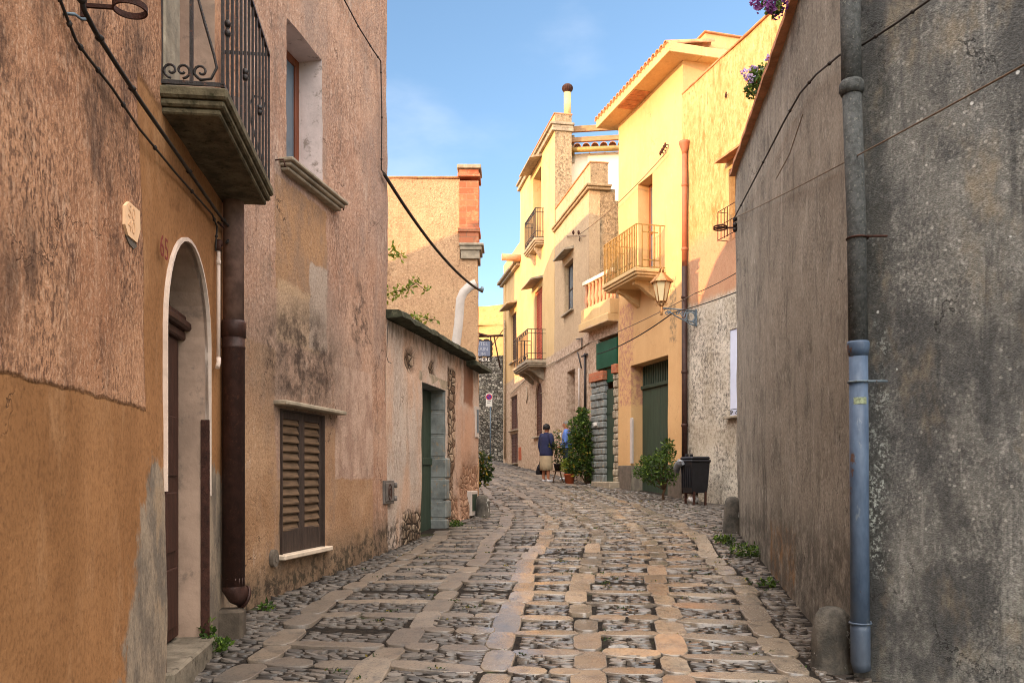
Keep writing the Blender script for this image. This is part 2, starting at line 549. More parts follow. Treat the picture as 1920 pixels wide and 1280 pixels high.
M_slab = stone_mat('worn_limestone', C(122, 111, 99), C(152, 137, 119), C(98, 92, 86), .11, .27)
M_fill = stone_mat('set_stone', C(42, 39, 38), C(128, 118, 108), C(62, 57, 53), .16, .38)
_b = Mat('joint_earth', .95, .2)
_c = _b.mix(_b.ss(_b.noise(14, 5, .7), .35, .65), C(22, 19, 17), C(46, 39, 33))
_c = _b.mix(_b.ss(_b.noise(2.2, 5, .7), .58, .7) * .7, _c, C(58, 66, 34))
_b.color(_c).bump(_b.noise(60, 4, .7), .6, .02)
M_bed = _b.mat
build_street()
# ------------------------------------------------------------------ wall frames of the street (metres, from the survey)
N_ = Wall((-.6625, -5), (-2.12, 6.62))
H_ = Wall((-2.126, 6.60), (-1.466, 10.0))
L_ = Wall((-1.466, 10.0), (-.584, 14.55))
F_ = Wall((-9.0, 14.62), (-.585, 14.62))
R_ = Wall((2.80, 10.67), (2.06, 5.15))
R2 = Wall((2.06, 5.15), (2.06 + 6 * .605, 5.15 - 6 * .796))
A_ = Wall((3.6, 17.98), (5.83, 10.0))
B_ = Wall((2.66, 21.3), (3.6, 17.98))
T_ = Wall((2.08, 22.98), (2.66, 21.3))
C_ = Wall((1.35, 27.04), (2.08, 22.98))
D_ = Wall((.31, 32.8), (1.35, 27.04))
E_ = Wall((-.37, 36.6), (.31, 32.8))


def plaster(name, base, base2, dark, light, stretch=.35, patches=None, grain=.5, dark_lo=.52, speck=0.0, bdist=.02, rough=.92, fleck=0.0, fs=20, bs=.6, runs=0.0, crack=0.0):
    m = Mat(name, rough, .2)
    big = m.noise(.9, 5, .62)
    mid = m.noise(5, 6, .68, st=(1, 1, stretch), off=(2, 1, 4))
    mid2 = m.noise(9, 5, .7, st=(1, 1, stretch), off=(7, 3, 1))
    fine = m.noise(55, 4, .7, st=(1, 1, .7))
    c = m.mix(m.ss(big, .32, .68), base, base2)
    c = m.mix(m.ss(mid, dark_lo, dark_lo + .2) * m.ss(big, .25, .6, 1.0, .45), c, dark)
    c = m.mix(m.ss(mid2, .55, .72) * .7, c, light)
    h = fine + mid * 1.2
    if fleck:
        fl = m.noise(fs, 5, .72, st=(1, 1, stretch * 1.2), off=(11, 2, 5)); big2 = m.noise(1.7, 4, .65, st=(1, 1, .6), off=(6, 9, 2))
        k = m.ss(big2, .36, .62)
        c = m.mix(m.ss(fl, .51, .57) * k * fleck, c, dark)
        c = m.mix(m.ss(fl, .46, .40) * fleck * .75, c, light)
        pv = m.voro(fs * 1.1, st=(1, 1, .6), out='Color', off=(1, 8, 2)); pd = m.voro(fs * 1.1, st=(1, 1, .6), off=(1, 8, 2))
        pit = m.ss(pv, .70, .78) * m.ss(pd, .34, .22) * m.ss(m.noise(2.6, 4, .7, off=(3, 3, 9)), .40, .60)
        c = m.mix(pit * fleck, c, m.mix(1.0, dark, (.6, .6, .6, 1), 'MULTIPLY'))
        h = h + fl * 1.2 - pit * .8
    if speck:
        v = m.voro(38, out='Color'); vd = m.voro(38)
        sel = m.ss(v, 1 - speck, 1 - speck + .04) * m.ss(vd, .45, .25)
        c = m.mix(sel * .8, c, light)
    if runs:
        ru = m.noise(5.5, 5, .7, st=(1, 1, .07), off=(13, 4, 3)); rm = m.noise(1.1, 4, .65, st=(1, 1, .5), off=(17, 1, 8))
        c = m.mix(m.ss(ru, .52, .66) * m.ss(rm, .40, .60) * runs, c, dark)
        c = m.mix(m.ss(ru, .44, .34) * m.ss(rm, .62, .45) * runs * .6, c, light)
    if patches:
        c, h = patches(m, c, h, mid, fine)
    c = m.mix(m.ss(fine, .42, .68) * grain, c, m.mix(1.0, c, (.45, .42, .40, 1), 'MULTIPLY'))
    if crack:
        # a few hairline cracks wandering through the render
        n = m.nt.nodes.new('ShaderNodeVectorMath'); n.operation = 'ADD'; m.nt.links.new(m.map(.75, (1, 1, .8), (3, 5, 1)), n.inputs[0])
        cb = m.nt.nodes.new('ShaderNodeCombineXYZ'); wa = m.noise(2.6, 5, .7, off=(2, 2, 2)); wb = m.noise(2.6, 5, .7, off=(8, 5, 2))
        m.put(cb.inputs[0], (wa - .5) * .5); m.put(cb.inputs[2], (wb - .5) * .5); m.nt.links.new(cb.outputs[0], n.inputs[1])
        v = m.nt.nodes.new('ShaderNodeTexVoronoi'); v.feature = 'DISTANCE_TO_EDGE'; m.nt.links.new(n.outputs[0], v.inputs['Vector']); v.inputs['Scale'].default_value = 1
        ck = m.ss(S(m, v.outputs['Distance']), .0055, .0015) * m.ss(m.noise(.9, 3, .6, off=(4, 9, 9)), .50, .58) * crack
        c = m.mix(ck, c, m.mix(1.0, dark, (.45, .42, .40, 1), 'MULTIPLY')); h = h - ck * 1.5
    m.color(c); m.bump(h, bs, bdist)
    return m.mat


# ---- near left house: rough pink render above, smooth ochre below and round the door
def _pN(m, c, h, mid, fine):
    w = m.warp(.12, 2.2); wf = m.warp(.05, 9)
    xb = N_.x(268); zb = 1.93; zbal = N_.z(300, 205)
    och = m.mix(m.ss(m.noise(1.3, 5, .6, st=(1, 1, .5), off=(1, 2, 3)), .3, .7), C(142, 98, 60), C(170, 122, 80))
    och = m.mix(m.ss(m.noise(4, 5, .7, st=(1, 1, .35), off=(3, 3, 0)), .52, .7) * .5, och, C(188, 144, 104))
    och = m.mix(m.ss(m.noise(3, 6, .75, off=(9, 3, 0)), .56, .68) * .55, och, C(116, 78, 50))
    och = m.mix(m.ss(m.noise(30, 4, .7, off=(9, 3, 0)), .66, .72) * .6, och, C(92, 62, 42))
    low = m.ss(wf[1], zb + .012, zb - .012)
    rgt = m.ss(wf[0] + (m.z - 2.6) * .10 + (w[0] - m.x) * .5, xb - .012, xb + .012) * m.ss(w[1], zbal + .03, zbal - .02)
    f = m.math('MAXIMUM', low, rgt)
    c2 = m.mix(f, c, och)
    # stains high on the rough render
    c2 = m.mix(m.ss(m.noise(1.6, 5, .7, st=(1, 1, .5), off=(3, 8, 1)), .50, .66) * .8 * m.ss(wf[1], zb, zb + .4) * (1 - f), c2, C(78, 58, 48))
    # fallen render by the door foot
    x0, x1 = N_.x(232), N_.x(305)
    w4 = m.warp(.75, 3.2, 4); g = m.ss(w4[0] + (1.6 - w4[1]) * .45 + (mid - .5) * .5, x1 - .30, x1 - .16) * m.ss(w4[1], 1.66, 1.58)
    c2 = m.mix(g, c2, m.mix(m.ss(mid, .4, .6), C(120, 108, 96), C(160, 142, 122)))
    g2 = m.rect(m.warp(.3, 3, 2), x1 - .16, x1 + .02, .9, N_.z(285, 900), .03) * m.ss(mid, .42, .55)
    c2 = m.mix(g2, c2, C(158, 136, 112))
    # scratched pale base
    c2 = m.mix(m.rect(m.warp(.6, 3, 5), -1, N_.x(420), -1, .46, .12) * m.ss(mid, .4, .6) * .7, c2, C(122, 106, 90))
    h2 = m.math('MULTIPLY', h, 1 - f * .84) + m.noise(7, 4, .6) * f * .5
    return c2, h2 - f * .25


M_N = plaster('rough_pink_render', C(172, 122, 90), C(200, 150, 114), C(88, 64, 54), C(214, 174, 144), .45, _pN, .5, .5, bdist=.018, fleck=.75, fs=52, runs=.5, crack=.55)


def _pH(m, c, h, mid, fine):
    w = m.warp(.16, 2.4); wf = m.warp(.15, 4.5)
    och = m.mix(m.ss(m.noise(2, 5, .6, off=(1, 2, 3)), .3, .7), C(156, 118, 86), C(184, 148, 116))
    c = m.mix(m.ss(m.noise(1.1, 4, .65, st=(1, 1, .5), off=(7, 2, 8)), .46, .64) * .7, c, C(150, 128, 116))
    och = m.mix(m.ss(m.noise(3.5, 5, .7, st=(1, 1, .4), off=(2, 8, 8)), .5, .68) * .6, och, C(150, 122, 100))
    def put(mask, col, k=1.0):
        nonlocal c
        c = m.mix(mask * k, c, col)
    R = H_.rect
    put(m.rect(w, -.1, H_.x(520), .3, H_.z(480, 640), .03), och)                       # lower left ochre
    put(m.rect(wf, *R(515, 362, 612, 560), .012), m.mix(m.ss(mid, .4, .62), C(172, 134, 100), C(154, 124, 100)))                     # smooth panel under the window
    put(m.rect(wf, *R(520, 540, 600, 650), .03), C(198, 168, 134), .8)
    put(m.rect(wf, *R(580, 500, 614, 655), .015), C(176, 160, 146), .9)
    put(m.rect(w, H_.x(520), H_.x(698), .3, H_.z(650, 898), .02), och, .9)
    put(m.rect(w, H_.x(608), H_.x(640), H_.z(620, 900), H_.z(620, 800), .02), och, .85)
    put(m.rect(wf, *R(628, 690, 700, 897), .012), m.mix(m.ss(mid, .42, .6), C(192, 164, 146), C(164, 134, 118)), .85)
    put(m.ss(m.noise(2.2, 6, .75, st=(1, 1, .6), off=(1, 9, 4)), .54, .66), C(138, 118, 104), .55)
    put(m.ss(m.noise(2.0, 6, .75, st=(1, 1, .5), off=(6, 2, 4)), .58, .68), C(206, 184, 166), .5)
    gr = m.blob(m.warp(.35, 3), (H_.x(570)), H_.z(570, 672), 1.05, .62) * m.ss(m.noise(5, 7, .78, off=(4, 4, 4)), .36, .62)
    put(m.blob(m.warp(.5, 2), H_.x(570), H_.z(570, 690), 1.5, .9) * .5, C(142, 124, 110)); put(gr, C(62, 50, 44), .92)
    gr = m.blob(m.warp(.3, 3, 3), (H_.x(675)), H_.z(675, 600), .30, .55) * m.ss(m.noise(7, 6, .72, off=(8, 4, 4)), .45, .62)
    put(gr, C(66, 52, 46), .8)
    # damp foot
    d = m.ss(w[1] - m.x * .085, .98, .58)
    put(d, m.mix(m.ss(mid, .4, .6), C(96, 82, 68), C(132, 112, 92)), .75)
    put(m.ss(m.warp(.35, 4)[1] - m.x * .085, .86, .60) * m.ss(m.noise(8, 6, .75), .46, .58), C(60, 54, 44), .85)
    return c, h


M_H = plaster('pink_grey_render', C(172, 132, 108), C(188, 154, 132), C(108, 86, 76), C(212, 184, 166), .5, _pH, .5, .5, fleck=.6, fs=40, runs=.55, crack=.9)


def _pL(m, c, h, mid, fine):
    w = m.warp(.2, 2.6); wf = m.warp(.1, 6)
    def put(mask, col, k=1.0):
        nonlocal c
        c = m.mix(mask * k, c, col)
    put(m.ss(m.noise(1.7, 4, .6, st=(1, 1, .35), off=(5, 1, 0)), .46, .62), C(204, 164, 136), .6)
    put(m.ss(m.noise(2.3, 5, .65, st=(1, 1, .3), off=(1, 6, 0)), .55, .68), C(198, 184, 172), .9)
    # exposed rubble: along a crack by the door and at the far foot
    rub = m.math('MAXIMUM', m.rect(wf, L_.x(838), L_.x(853), .9, 3.2, .03), m.rect(m.warp(.5, 3), L_.x(868), 5, .5, 1.75, .1))
    rub = m.math('MAXIMUM', rub, m.rect(m.warp(.4, 3, 2), L_.x(833), L_.x(862), .5, 1.25, .08))
    rub = m.math('MAXIMUM', rub, m.rect(m.warp(.3, 4, 2), L_.x(757), L_.x(792), .5, 1.15, .06))
    for (u, v, r) in ((770, 676, .16), (812, 692, .13)):
        rub = m.math('MAXIMUM', rub, m.blob(wf, L_.x(u), L_.z(u, v), r * 1.6, r * 1.2))
    vd = m.voro(9, feature='DISTANCE_TO_EDGE'); vc = m.voro(9, out='Color')
    st = m.mix(m.ss(vc, .2, .8), C(112, 92, 76), C(176, 156, 134))
    st = m.mix(m.ss(vd, .10, .02), st, C(46, 36, 30))
    put(rub, st)
    put(m.rect(m.warp(.15, 5), L_.x(868), L_.x(886), L_.z(878, 760), 3.5, .05), C(116, 62, 22), .8)
    put(m.rect(m.warp(.5, 3), L_.x(852), 5, .7, 2.7, .2), C(198, 150, 120), .5 )
    put(m.rect(m.warp(.4, 4), -1, L_.x(786), .3, 1.02, .08) * m.ss(m.noise(9, 5, .7), .44, .56), C(60, 52, 44), .8)
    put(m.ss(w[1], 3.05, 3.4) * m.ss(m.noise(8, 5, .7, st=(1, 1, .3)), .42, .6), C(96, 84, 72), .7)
    h = h + rub * (m.ss(vd, 0, .2) * 1.6 - 1.2)
    return c, h


M_L = plaster('patched_lime_render', C(192, 176, 164), C(202, 182, 166), C(136, 118, 106), C(214, 204, 194), .4, _pL, .4, .53, bdist=.03, fleck=.45, fs=34, runs=.5, crack=.9)


def _pF(m, c, h, mid, fine):
    w = m.warp(.25, 2)
    c = m.mix(m.ss(m.voro(16), .16, .1) * .5, c, C(222, 196, 160))
    return c, h


M_F = plaster('tan_render', C(188, 150, 116), C(200, 164, 128), C(152, 120, 94), C(212, 180, 144), .8, _pF, .4, .52, fleck=.4, runs=.4, crack=.5)

M_R1 = plaster('grey_brown_cement', C(136, 129, 118), C(157, 149, 137), C(86, 83, 78), C(188, 182, 172), .6, lambda m, c, h, mid, f: (
    m.mix(m.rect(m.warp(.7, 2.2), -1, 6, -1, 1.25, .2) * m.ss(m.noise(5, 5, .7), .35, .6) * .8, m.mix(m.rect(m.warp(.25, 5), R_.x(1445), R_.x(1490), -1, 1.15, .06), c, m.mix(m.ss(mid, .35, .65), c, C(140, 104, 66))), C(84, 80, 74)), h), .45, .47, speck=.05, bdist=.014, fleck=.4, fs=44, bs=.4, runs=.8, crack=.8)


def _pR2(m, c, h, mid, fine):
    # pale lichen run beside the pipe and salts near the foot
    x0, x1 = R2.x(1627), R2.x(1662)
    lich = m.rect(m.warp(.16, 6), x0, x1, 1.0, 2.5, .04) * m.ss(m.noise(46, 5, .75), .50, .56) * m.ss(m.noise(6, 5, .7), .42, .56)
    c = m.mix(lich, c, C(178, 184, 178))
    c = m.mix(m.rect(m.warp(.3, 4), x0 - .05, x1 + .02, 0, 6, .06) * .6, c, C(50, 52, 50))
    c = m.mix(lich, c, C(178, 184, 178))
    c = m.mix(m.rect(m.warp(.6, 3), .2, 4, 0, 1.05, .2) * m.ss(m.noise(6, 6, .75), .5, .62) * .55, c, C(160, 160, 152))
    c = m.mix(m.ss(m.noise(1.3, 5, .7, st=(1, 1, .6), off=(4, 0, 2)), .47, .60) * .75, c, C(72, 73, 74))
    c = m.mix(m.ss(m.noise(1.8, 5, .7, st=(1, 1, .5), off=(8, 0, 7)), .52, .66) * .6, c, C(148, 136, 116))
    v = m.voro(26, out='Color', off=(3, 3, 3)); vd = m.voro(26, off=(3, 3, 3))
    c = m.mix(m.ss(v, .93, .95) * m.ss(vd, .32, .18), c, C(196, 198, 196))
    return c, h + m.voro(110) * .8


M_R2 = plaster('dark_pebble_cement', C(106, 107, 106), C(126, 125, 120), C(62, 64, 66), C(182, 180, 174), .8, _pR2, .5, .48, speck=.16, bdist=.010, fleck=.5, fs=60, bs=.45, runs=.7, crack=.7)


def _pA(m, c, h, mid, fine):
    zb = A_.z(1330, 560)
    w = m.warp(.5, 2)
    low = m.ss(w[1], zb + .12, zb - .12)
    g = m.noise(13, 7, .82) + (m.noise(1.3, 4, .65, off=(5, 5, 5)) - .5) * .35
    gc = m.mix(m.ss(g, .36, .58), C(92, 86, 80), C(214, 204, 188))
    gc = m.mix(m.ss(m.noise(1.1, 4, .6), .40, .62) * .55, gc, C(176, 162, 140))
    gc = m.mix(m.ss(m.noise(36, 4, .7), .6, .7) * m.ss(m.noise(1.6, 4, .6, off=(4, 4, 1)), .42, .6), gc, C(50, 47, 45))
    pk = m.rect(m.warp(.3, 3), A_.x(1290), 9, zb - .1, zb + 1.3, .2) * .75
    c = m.mix(pk, c, C(186, 138, 112))
    return m.mix(low, c, gc), h + low * m.ss(g, .3, .6)


M_A = plaster('stained_yellow_render', C(182, 146, 98), C(196, 160, 112), C(164, 108, 58), C(214, 186, 138), .4, _pA, .35, .48, fleck=.5, fs=14, runs=.6)


def _pB(m, c, h, mid, fine):
    zp = B_.z(1200, 872)
    w = m.warp(.06, 4)
    c = m.mix(m.rect(w, B_.x(1162), B_.x(1188), B_.z(1175, 760), B_.z(1175, 570), .05) * m.ss(m.noise(9, 5, .7), .42, .6), c, C(176, 128, 106))
    c = m.mix(m.ss(w[1], zp + .02, zp - .02), c, m.mix(m.ss(mid, .4, .6), C(118, 110, 100), C(148, 138, 122)))
    c = m.mix(m.rect(m.warp(.2, 3), B_.x(1255), B_.x(1268), B_.z(1260, 640), B_.z(1260, 520), .03) * m.ss(m.noise(12, 5, .7), .4, .6) * .7, c, C(110, 100, 84))
    return c, h * .5


M_B = plaster('smooth_yellow_render', C(200, 160, 112), C(210, 170, 122), C(188, 146, 98), C(216, 182, 136), .5, _pB, .15, .58, bdist=.01, runs=.35, crack=.4)


def _pC(m, c, h, mid, fine):
    zb = C_.z(1060, 650)
    c = m.mix(m.ss(m.warp(.2, 3)[1], zb + .05, zb - .05) * .85, c, m.mix(m.ss(m.noise(9, 6, .75), .40, .58), C(152, 128, 110), C(200, 178, 158)))
    return c, h


M_C = plaster('beige_roughcast', C(182, 156, 126), C(194, 168, 136), C(154, 130, 102), C(216, 192, 156), .6, _pC, .35, .55, fleck=.35, fs=18, runs=.5)
M_Cs = plaster('weathered_roughcast', C(150, 132, 108), C(166, 146, 118), C(96, 84, 68), C(190, 172, 142), .8, None, .6, .5, speck=.12, bdist=.03, fleck=.7, fs=14)
M_D = plaster('cream_render', C(200, 168, 120), C(210, 178, 130), C(176, 140, 98), C(218, 190, 142), .5, _pC, .2, .56, bdist=.012, runs=.5, crack=.4)
M_W = plaster('white_render', C(222, 208, 186), C(228, 214, 192), C(206, 186, 160), C(232, 220, 200), .6, None, .1, .6, bdist=.008)

_m = Mat('rubble_masonry', .95, .2)
vd = _m.voro(7.5, st=(1, 1, 1.4), feature='DISTANCE_TO_EDGE'); vc = _m.voro(7.5, st=(1, 1, 1.4), out='Color')
cc = _m.mix(_m.ss(vc, .15, .85), C(108, 102, 94), C(196, 188, 174))
cc = _m.mix(_m.ss(_m.noise(14, 5, .7), .4, .65) * .6, cc, C(88, 80, 70))
cc = _m.mix(_m.ss(vd, .07, .01), cc, C(50, 45, 40))
cc = _m.mix(_m.ss(_m.noise(.9, 4, .6), .56, .66) * .7, cc, C(84, 76, 66))
_m.color(cc).bump(_m.ss(vd, 0, .2) * 2 + _m.noise(20, 4, .7) * .5, 1.0, .08)
M_rub = _m.mat
M_back = plaster('old_ochre_masonry', C(206, 160, 104), C(214, 170, 112), C(176, 126, 76), C(222, 184, 128), .9, None, .3, .5, bdist=.06)

_m = Mat('brick_courses', .9, .2)
n = _m.nt.nodes.new('ShaderNodeTexBrick'); mp = _m.nt.nodes.new('ShaderNodeCombineXYZ')
_m.put(mp.inputs[0], _m.x + _m.y); _m.put(mp.inputs[1], _m.z); _m.nt.links.new(mp.outputs[0], n.inputs['Vector'])
n.inputs['Scale'].default_value = 1; n.inputs['Brick Width'].default_value = .26; n.inputs['Row Height'].default_value = .105; n.inputs['Mortar Size'].default_value = .008
n.inputs['Color1'].default_value = C(160, 92, 66); n.inputs['Color2'].default_value = C(178, 112, 82); n.inputs['Mortar'].default_value = C(150, 110, 86)
cb = _m.mix(_m.ss(_m.noise(12, 5, .7), .5, .7) * .5, S(_m, n.outputs[0]), C(196, 150, 112))
_m.color(cb).bump(S(_m, n.outputs[1]) * -1.0 + _m.noise(40, 3, .6) * .3, .6, .01)
M_brick = _m.mat

M_door = simple('door_brown_wood', C(62, 36, 28), .6, .35, 6, st=(4, 4, .5))
M_shut = simple('weathered_shutter_wood', C(96, 76, 58), .75, .4, 9, st=(.6, 1, 5))
M_shutf = simple('dark_shutter_frame', C(60, 48, 42), .75, .3, 9, st=(3, 1, .6))
M_brown = simple('brown_window_wood', C(112, 58, 34), .5, .25, 6, st=(4, 4, .5))
M_redsh = simple('red_shutter_paint', C(178, 84, 58), .6, .15, 6)
M_brsh = simple('dark_brown_shutter_paint', C(86, 52, 38), .6, .2, 6)
M_iron = simple('wrought_iron', C(40, 35, 34), .5, .4, 22, .3, .4, .5, C(84, 52, 36))
M_ironG = simple('grey_painted_iron', C(104, 118, 128), .6, .25, 16, .2, .3, .4, C(84, 66, 52))
M_yiron = simple('ochre_painted_iron', C(146, 118, 66), .6, .25, 14, .2, .3, .4, C(96, 70, 44))
M_rust = simple('rusted_iron', C(66, 40, 32), .85, .35, 16, .1, .5, .3, C(44, 30, 26))
M_green = simple('green_door_paint', C(52, 66, 54), .6, .2, 5, st=(5, 1, .4))
M_green2 = simple('dark_green_metal_paint', C(18, 74, 54), .5, .15, 5)
M_greenold = simple('old_green_wood', C(60, 72, 56), .8, .3, 6, st=(6, 1, .4))
M_stone = simple('dressed_stone', C(150, 138, 120), .9, .3, 7, 0, .5)
M_stoneD = simple('mossy_dark_stone', C(92, 84, 66), .95, .45, 9, 0, .7, .2, C(54, 52, 34))
M_bluestone = simple('blue_grey_jamb_stone', C(120, 124, 122), .9, .3, 5, 0, .5, .2, C(146, 128, 106))
M_marble = simple('pale_marble', C(206, 188, 168), .5, .12, 8)
M_trim = simple('white_lime_trim', C(214, 192, 176), .85, .1, 10)
M_reveal = simple('beige_reveal_plaster', C(170, 144, 126), .95, .22, 3, 0, .5, .2, C(142, 122, 108))
M_revealW = simple('pale_lilac_reveal_plaster', C(206, 190, 186), .95, .12, 4, 0, .4, .2, C(150, 136, 128))
M_conc = simple('grey_cement', C(104, 94, 84), .95, .25, 8, 0, .6)
M_tile = simple('terracotta_tile', C(176, 122, 88), .85, .3, 6, 0, .5, .2, C(158, 134, 100))
M_terra = simple('terracotta_pot', C(166, 84, 52), .8, .2, 7)
M_dark = simple('dark_interior', C(22, 18, 16), .9, .2, 4, bump=0)
M_blk = simple('black_plastic', C(30, 30, 34), .45, .2, 10)
M_bag = simple('grey_plastic_bag', C(128, 132, 138), .35, .2, 14, 0, .8)
M_bagw = simple('white_plastic_bag', C(206, 204, 202), .4, .1, 14, 0, .8)
M_pipeB = simple('brown_iron_pipe', C(58, 36, 30), .55, .3, 12, .2, .3, .4, C(80, 50, 40))
M_pipeU = simple('grimy_clay_pipe', C(112, 88, 78), .85, .3, 10)
M_pipeR = simple('terracotta_painted_pipe', C(150, 92, 66), .6, .15, 8)
M_asb = simple('lichened_cement_pipe', C(74, 76, 76), .9, .35, 30, 0, .6, .2, C(112, 112, 106))
M_blue = simple('blue_grey_painted_pipe', C(70, 88, 112), .5, .2, 7, .1, .2, .5, C(74, 80, 84))
M_cable = simple('cable_rubber', C(44, 38, 34), .7, .3, 20, bump=0)
M_cableL = simple('faded_cable', C(120, 104, 88), .8, .2, 20, bump=0)
M_glassy = simple('dim_window_glass', C(96, 108, 118), .08, .15, 1.5, 0, 0, .6)
M_lampglass = simple('frosted_lamp_glass', C(226, 206, 160), .3, .06, 4, bump=0)
M_lampfr = simple('copper_brown_lamp_frame', C(168, 122, 76), .45, .25, 14, .4)
M_white = simple('white_paint', C(222, 220, 214), .5, .05, 6, bump=.05)
M_bluepanel = simple('pale_blue_roller_shutter', C(196, 202, 222), .5, .04, 6, bump=.05)
M_signgrey = simple('sign_grey_panel', C(104, 114, 138), .5, .08, 5, bump=0)
M_signred = simple('sign_red', C(196, 40, 60), .5, .05, 5, bump=0)
M_signblue = simple('sign_blue', C(58, 54, 150), .5, .05, 5, bump=0)
M_paintred = simple('faded_dark_red_paint', C(124, 52, 44), .9, .25, 30, bump=0)
M_plaque = simple('pale_peach_tile', C(238, 196, 154), .6, .06, 12, bump=.1)
M_engrave = simple('plaque_engraving', C(224, 178, 136), .8, .06, 12, bump=0)
M_plpatch = simple('fresh_grey_plaster', C(188, 178, 170), .95, .08, 6, 0, .3)
M_terrabal = simple('terracotta_baluster', C(178, 136, 106), .8, .15, 8)


def leafmat(name, c1, c2, c3):
    m = Mat(name, .5, .4); i = m.island()
    c = m.mix(m.ss(i, 0, 1), c1, c2); c = m.mix(m.ss(i * 7.3 - m.math('FLOOR', i * 7.3), .8, .9), c, c3)
    m.color(c); m.b.inputs['Transmission Weight'].default_value = 0
    n = m.nt.nodes.new('ShaderNodeBsdfTranslucent'); m.put(n.inputs[0], c)
    x = m.nt.nodes.new('ShaderNodeMixShader'); x.inputs[0].default_value = .3
    m.nt.links.new(m.b.outputs[0], x.inputs[1]); m.nt.links.new(n.outputs[0], x.inputs[2])
    m.nt.links.new(x.outputs[0], m.nt.nodes['Material Output'].inputs[0]); return m.mat


M_leaf = leafmat('green_leaves', C(44, 66, 24), C(78, 104, 38), C(112, 134, 50))
M_leafy = leafmat('yellow_green_leaves', C(96, 110, 34), C(130, 140, 50), C(150, 150, 60))
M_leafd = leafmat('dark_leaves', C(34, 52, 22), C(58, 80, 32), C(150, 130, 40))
M_petp = leafmat('purple_petals', C(120, 40, 130), C(170, 120, 180), C(90, 20, 100))
M_petw = leafmat('lilac_red_petals', C(200, 180, 210), C(150, 130, 190), C(160, 30, 70))
M_twig = simple('twig_bark', C(84, 64, 46), .9, .3, 12)

M_beam = simple('weathered_beam', C(150, 116, 84), .85, .2, 6, 0, .3, .2, None, (1, 4, 4))
M_letter = simple('sign_letter_grey', C(164, 170, 184), .6, .05, 6, bump=0)

M_roofst = simple('mossy_roof_slab', C(58, 60, 48), .95, .5, 7, 0, .8, .2, C(96, 96, 78))
M_block = simple('damp_cement_block', C(84, 74, 64), .95, .3, 8, 0, .6)

M_hatch = simple('dull_grey_hatch_metal', C(106, 100, 96), .6, .25, 14, .2, .3, .4, C(84, 70, 60))

_m = Mat('scuffed_blue_grey_pipe_paint', .5, .5)
_c = _m.mix(_m.ss(_m.noise(4, 5, .7, st=(1, 1, .35)), .35, .65), C(58, 76, 100), C(88, 106, 130))
_c = _m.mix(_m.ss(_m.noise(9, 6, .75, st=(1, 1, .4), off=(3, 1, 2)), .56, .62) * .8, _c, C(112, 122, 132))
_c = _m.mix(_m.ss(_m.noise(7, 6, .78, st=(1, 1, .6), off=(9, 4, 2)), .60, .64), _c, C(84, 58, 42))
_c = _m.mix(_m.ss(_m.z, 1.0, .45) * .55, _c, C(66, 68, 70))
_m.color(_c).rough(_m.ss(_m.noise(8, 4, .6), .3, .7, .4, .7)); _m.bump(_m.noise(14, 5, .7), .35, .006)
M_blue = _m.mat
M_step = simple('worn_doorstep_stone', C(120, 110, 96), .85, .35, 6, 0, .6, .2, C(82, 74, 64))
# ------------------------------------------------------------------ building parts
def shutter(T, x0, x1, z0, z1, y, mf, ms, leaves=2, pitch=.075, arch=False, slat_t=.012, solid=0.0, name='shutter', parent=None):
    w = (x1 - x0) / leaves
    for k in range(leaves):
        a, b = x0 + k * w + .003, x0 + (k + 1) * w - .003
        st = min(.055, w * .16)
        top = lambda x: z1 if not arch else z1 - (x1 - x0) / 2 + math.sqrt(max(0, ((x1 - x0) / 2) ** 2 - (x - (x0 + x1) / 2) ** 2))
        m = MB()
        for (p, q) in ((a, a + st), (b - st, b)):
            zt = max(top(p), top(q)) if arch else z1
            m.box(p, q, y, y + .045, z0, zt - (.05 if arch else 0), 0, .004)
        m.box(a + st, b - st, y + .002, y + .043, z0, z0 + .08 + solid, 0, .004)
        if not arch: m.box(a + st, b - st, y + .002, y + .043, z1 - .07, z1, 0, .004)
        else:
            n = 7
            for i in range(n):
                p, q = a + (b - a) * i / n, a + (b - a) * (i + 1) / n
                m.tube([(p, y + .02, top(p) - .025), (q, y + .02, top(q) - .025)], .026, 6)
        m.box(a + st, b - st, y + .034, y + .042, z0 + .08, (z1 if not arch else min(top(a + st), top(b - st))) - .04)
        leaf = T.part(name, m, mf, parent)
        s = MB(); z = z0 + .09 + solid
        while z < z1 - .08:
            if not arch or z < max(top(a + st), top(b - st)) - .05:
                xa, xb = a + st, b - st
                if arch:
                    r = (x1 - x0) / 2; zz = z - (z1 - r)
                    if zz > 0:
                        h = math.sqrt(max(0, r * r - zz * zz)); c = (x0 + x1) / 2
                        xa, xb = max(xa, c - h + .03), min(xb, c + h - .03)
                if xb > xa + .02:
                    dz = pitch * .42; ta, tb = rnd.uniform(-.004, .004), rnd.uniform(-.004, .004)
                    v = [(xa, y + .004 + ta, z - dz), (xb, y + .004 + tb, z - dz), (xb, y + .032, z + dz), (xa, y + .032, z + dz)]
                    v += [(p[0], p[1] - .004, p[2] + slat_t) for p in v]
                    s.add(v, [(0, 1, 2, 3)[::-1], (4, 5, 6, 7), (0, 1, 5, 4), (1, 2, 6, 5), (2, 3, 7, 6), (3, 0, 4, 7)])
            z += pitch
        T.part('slats', s, ms, leaf)


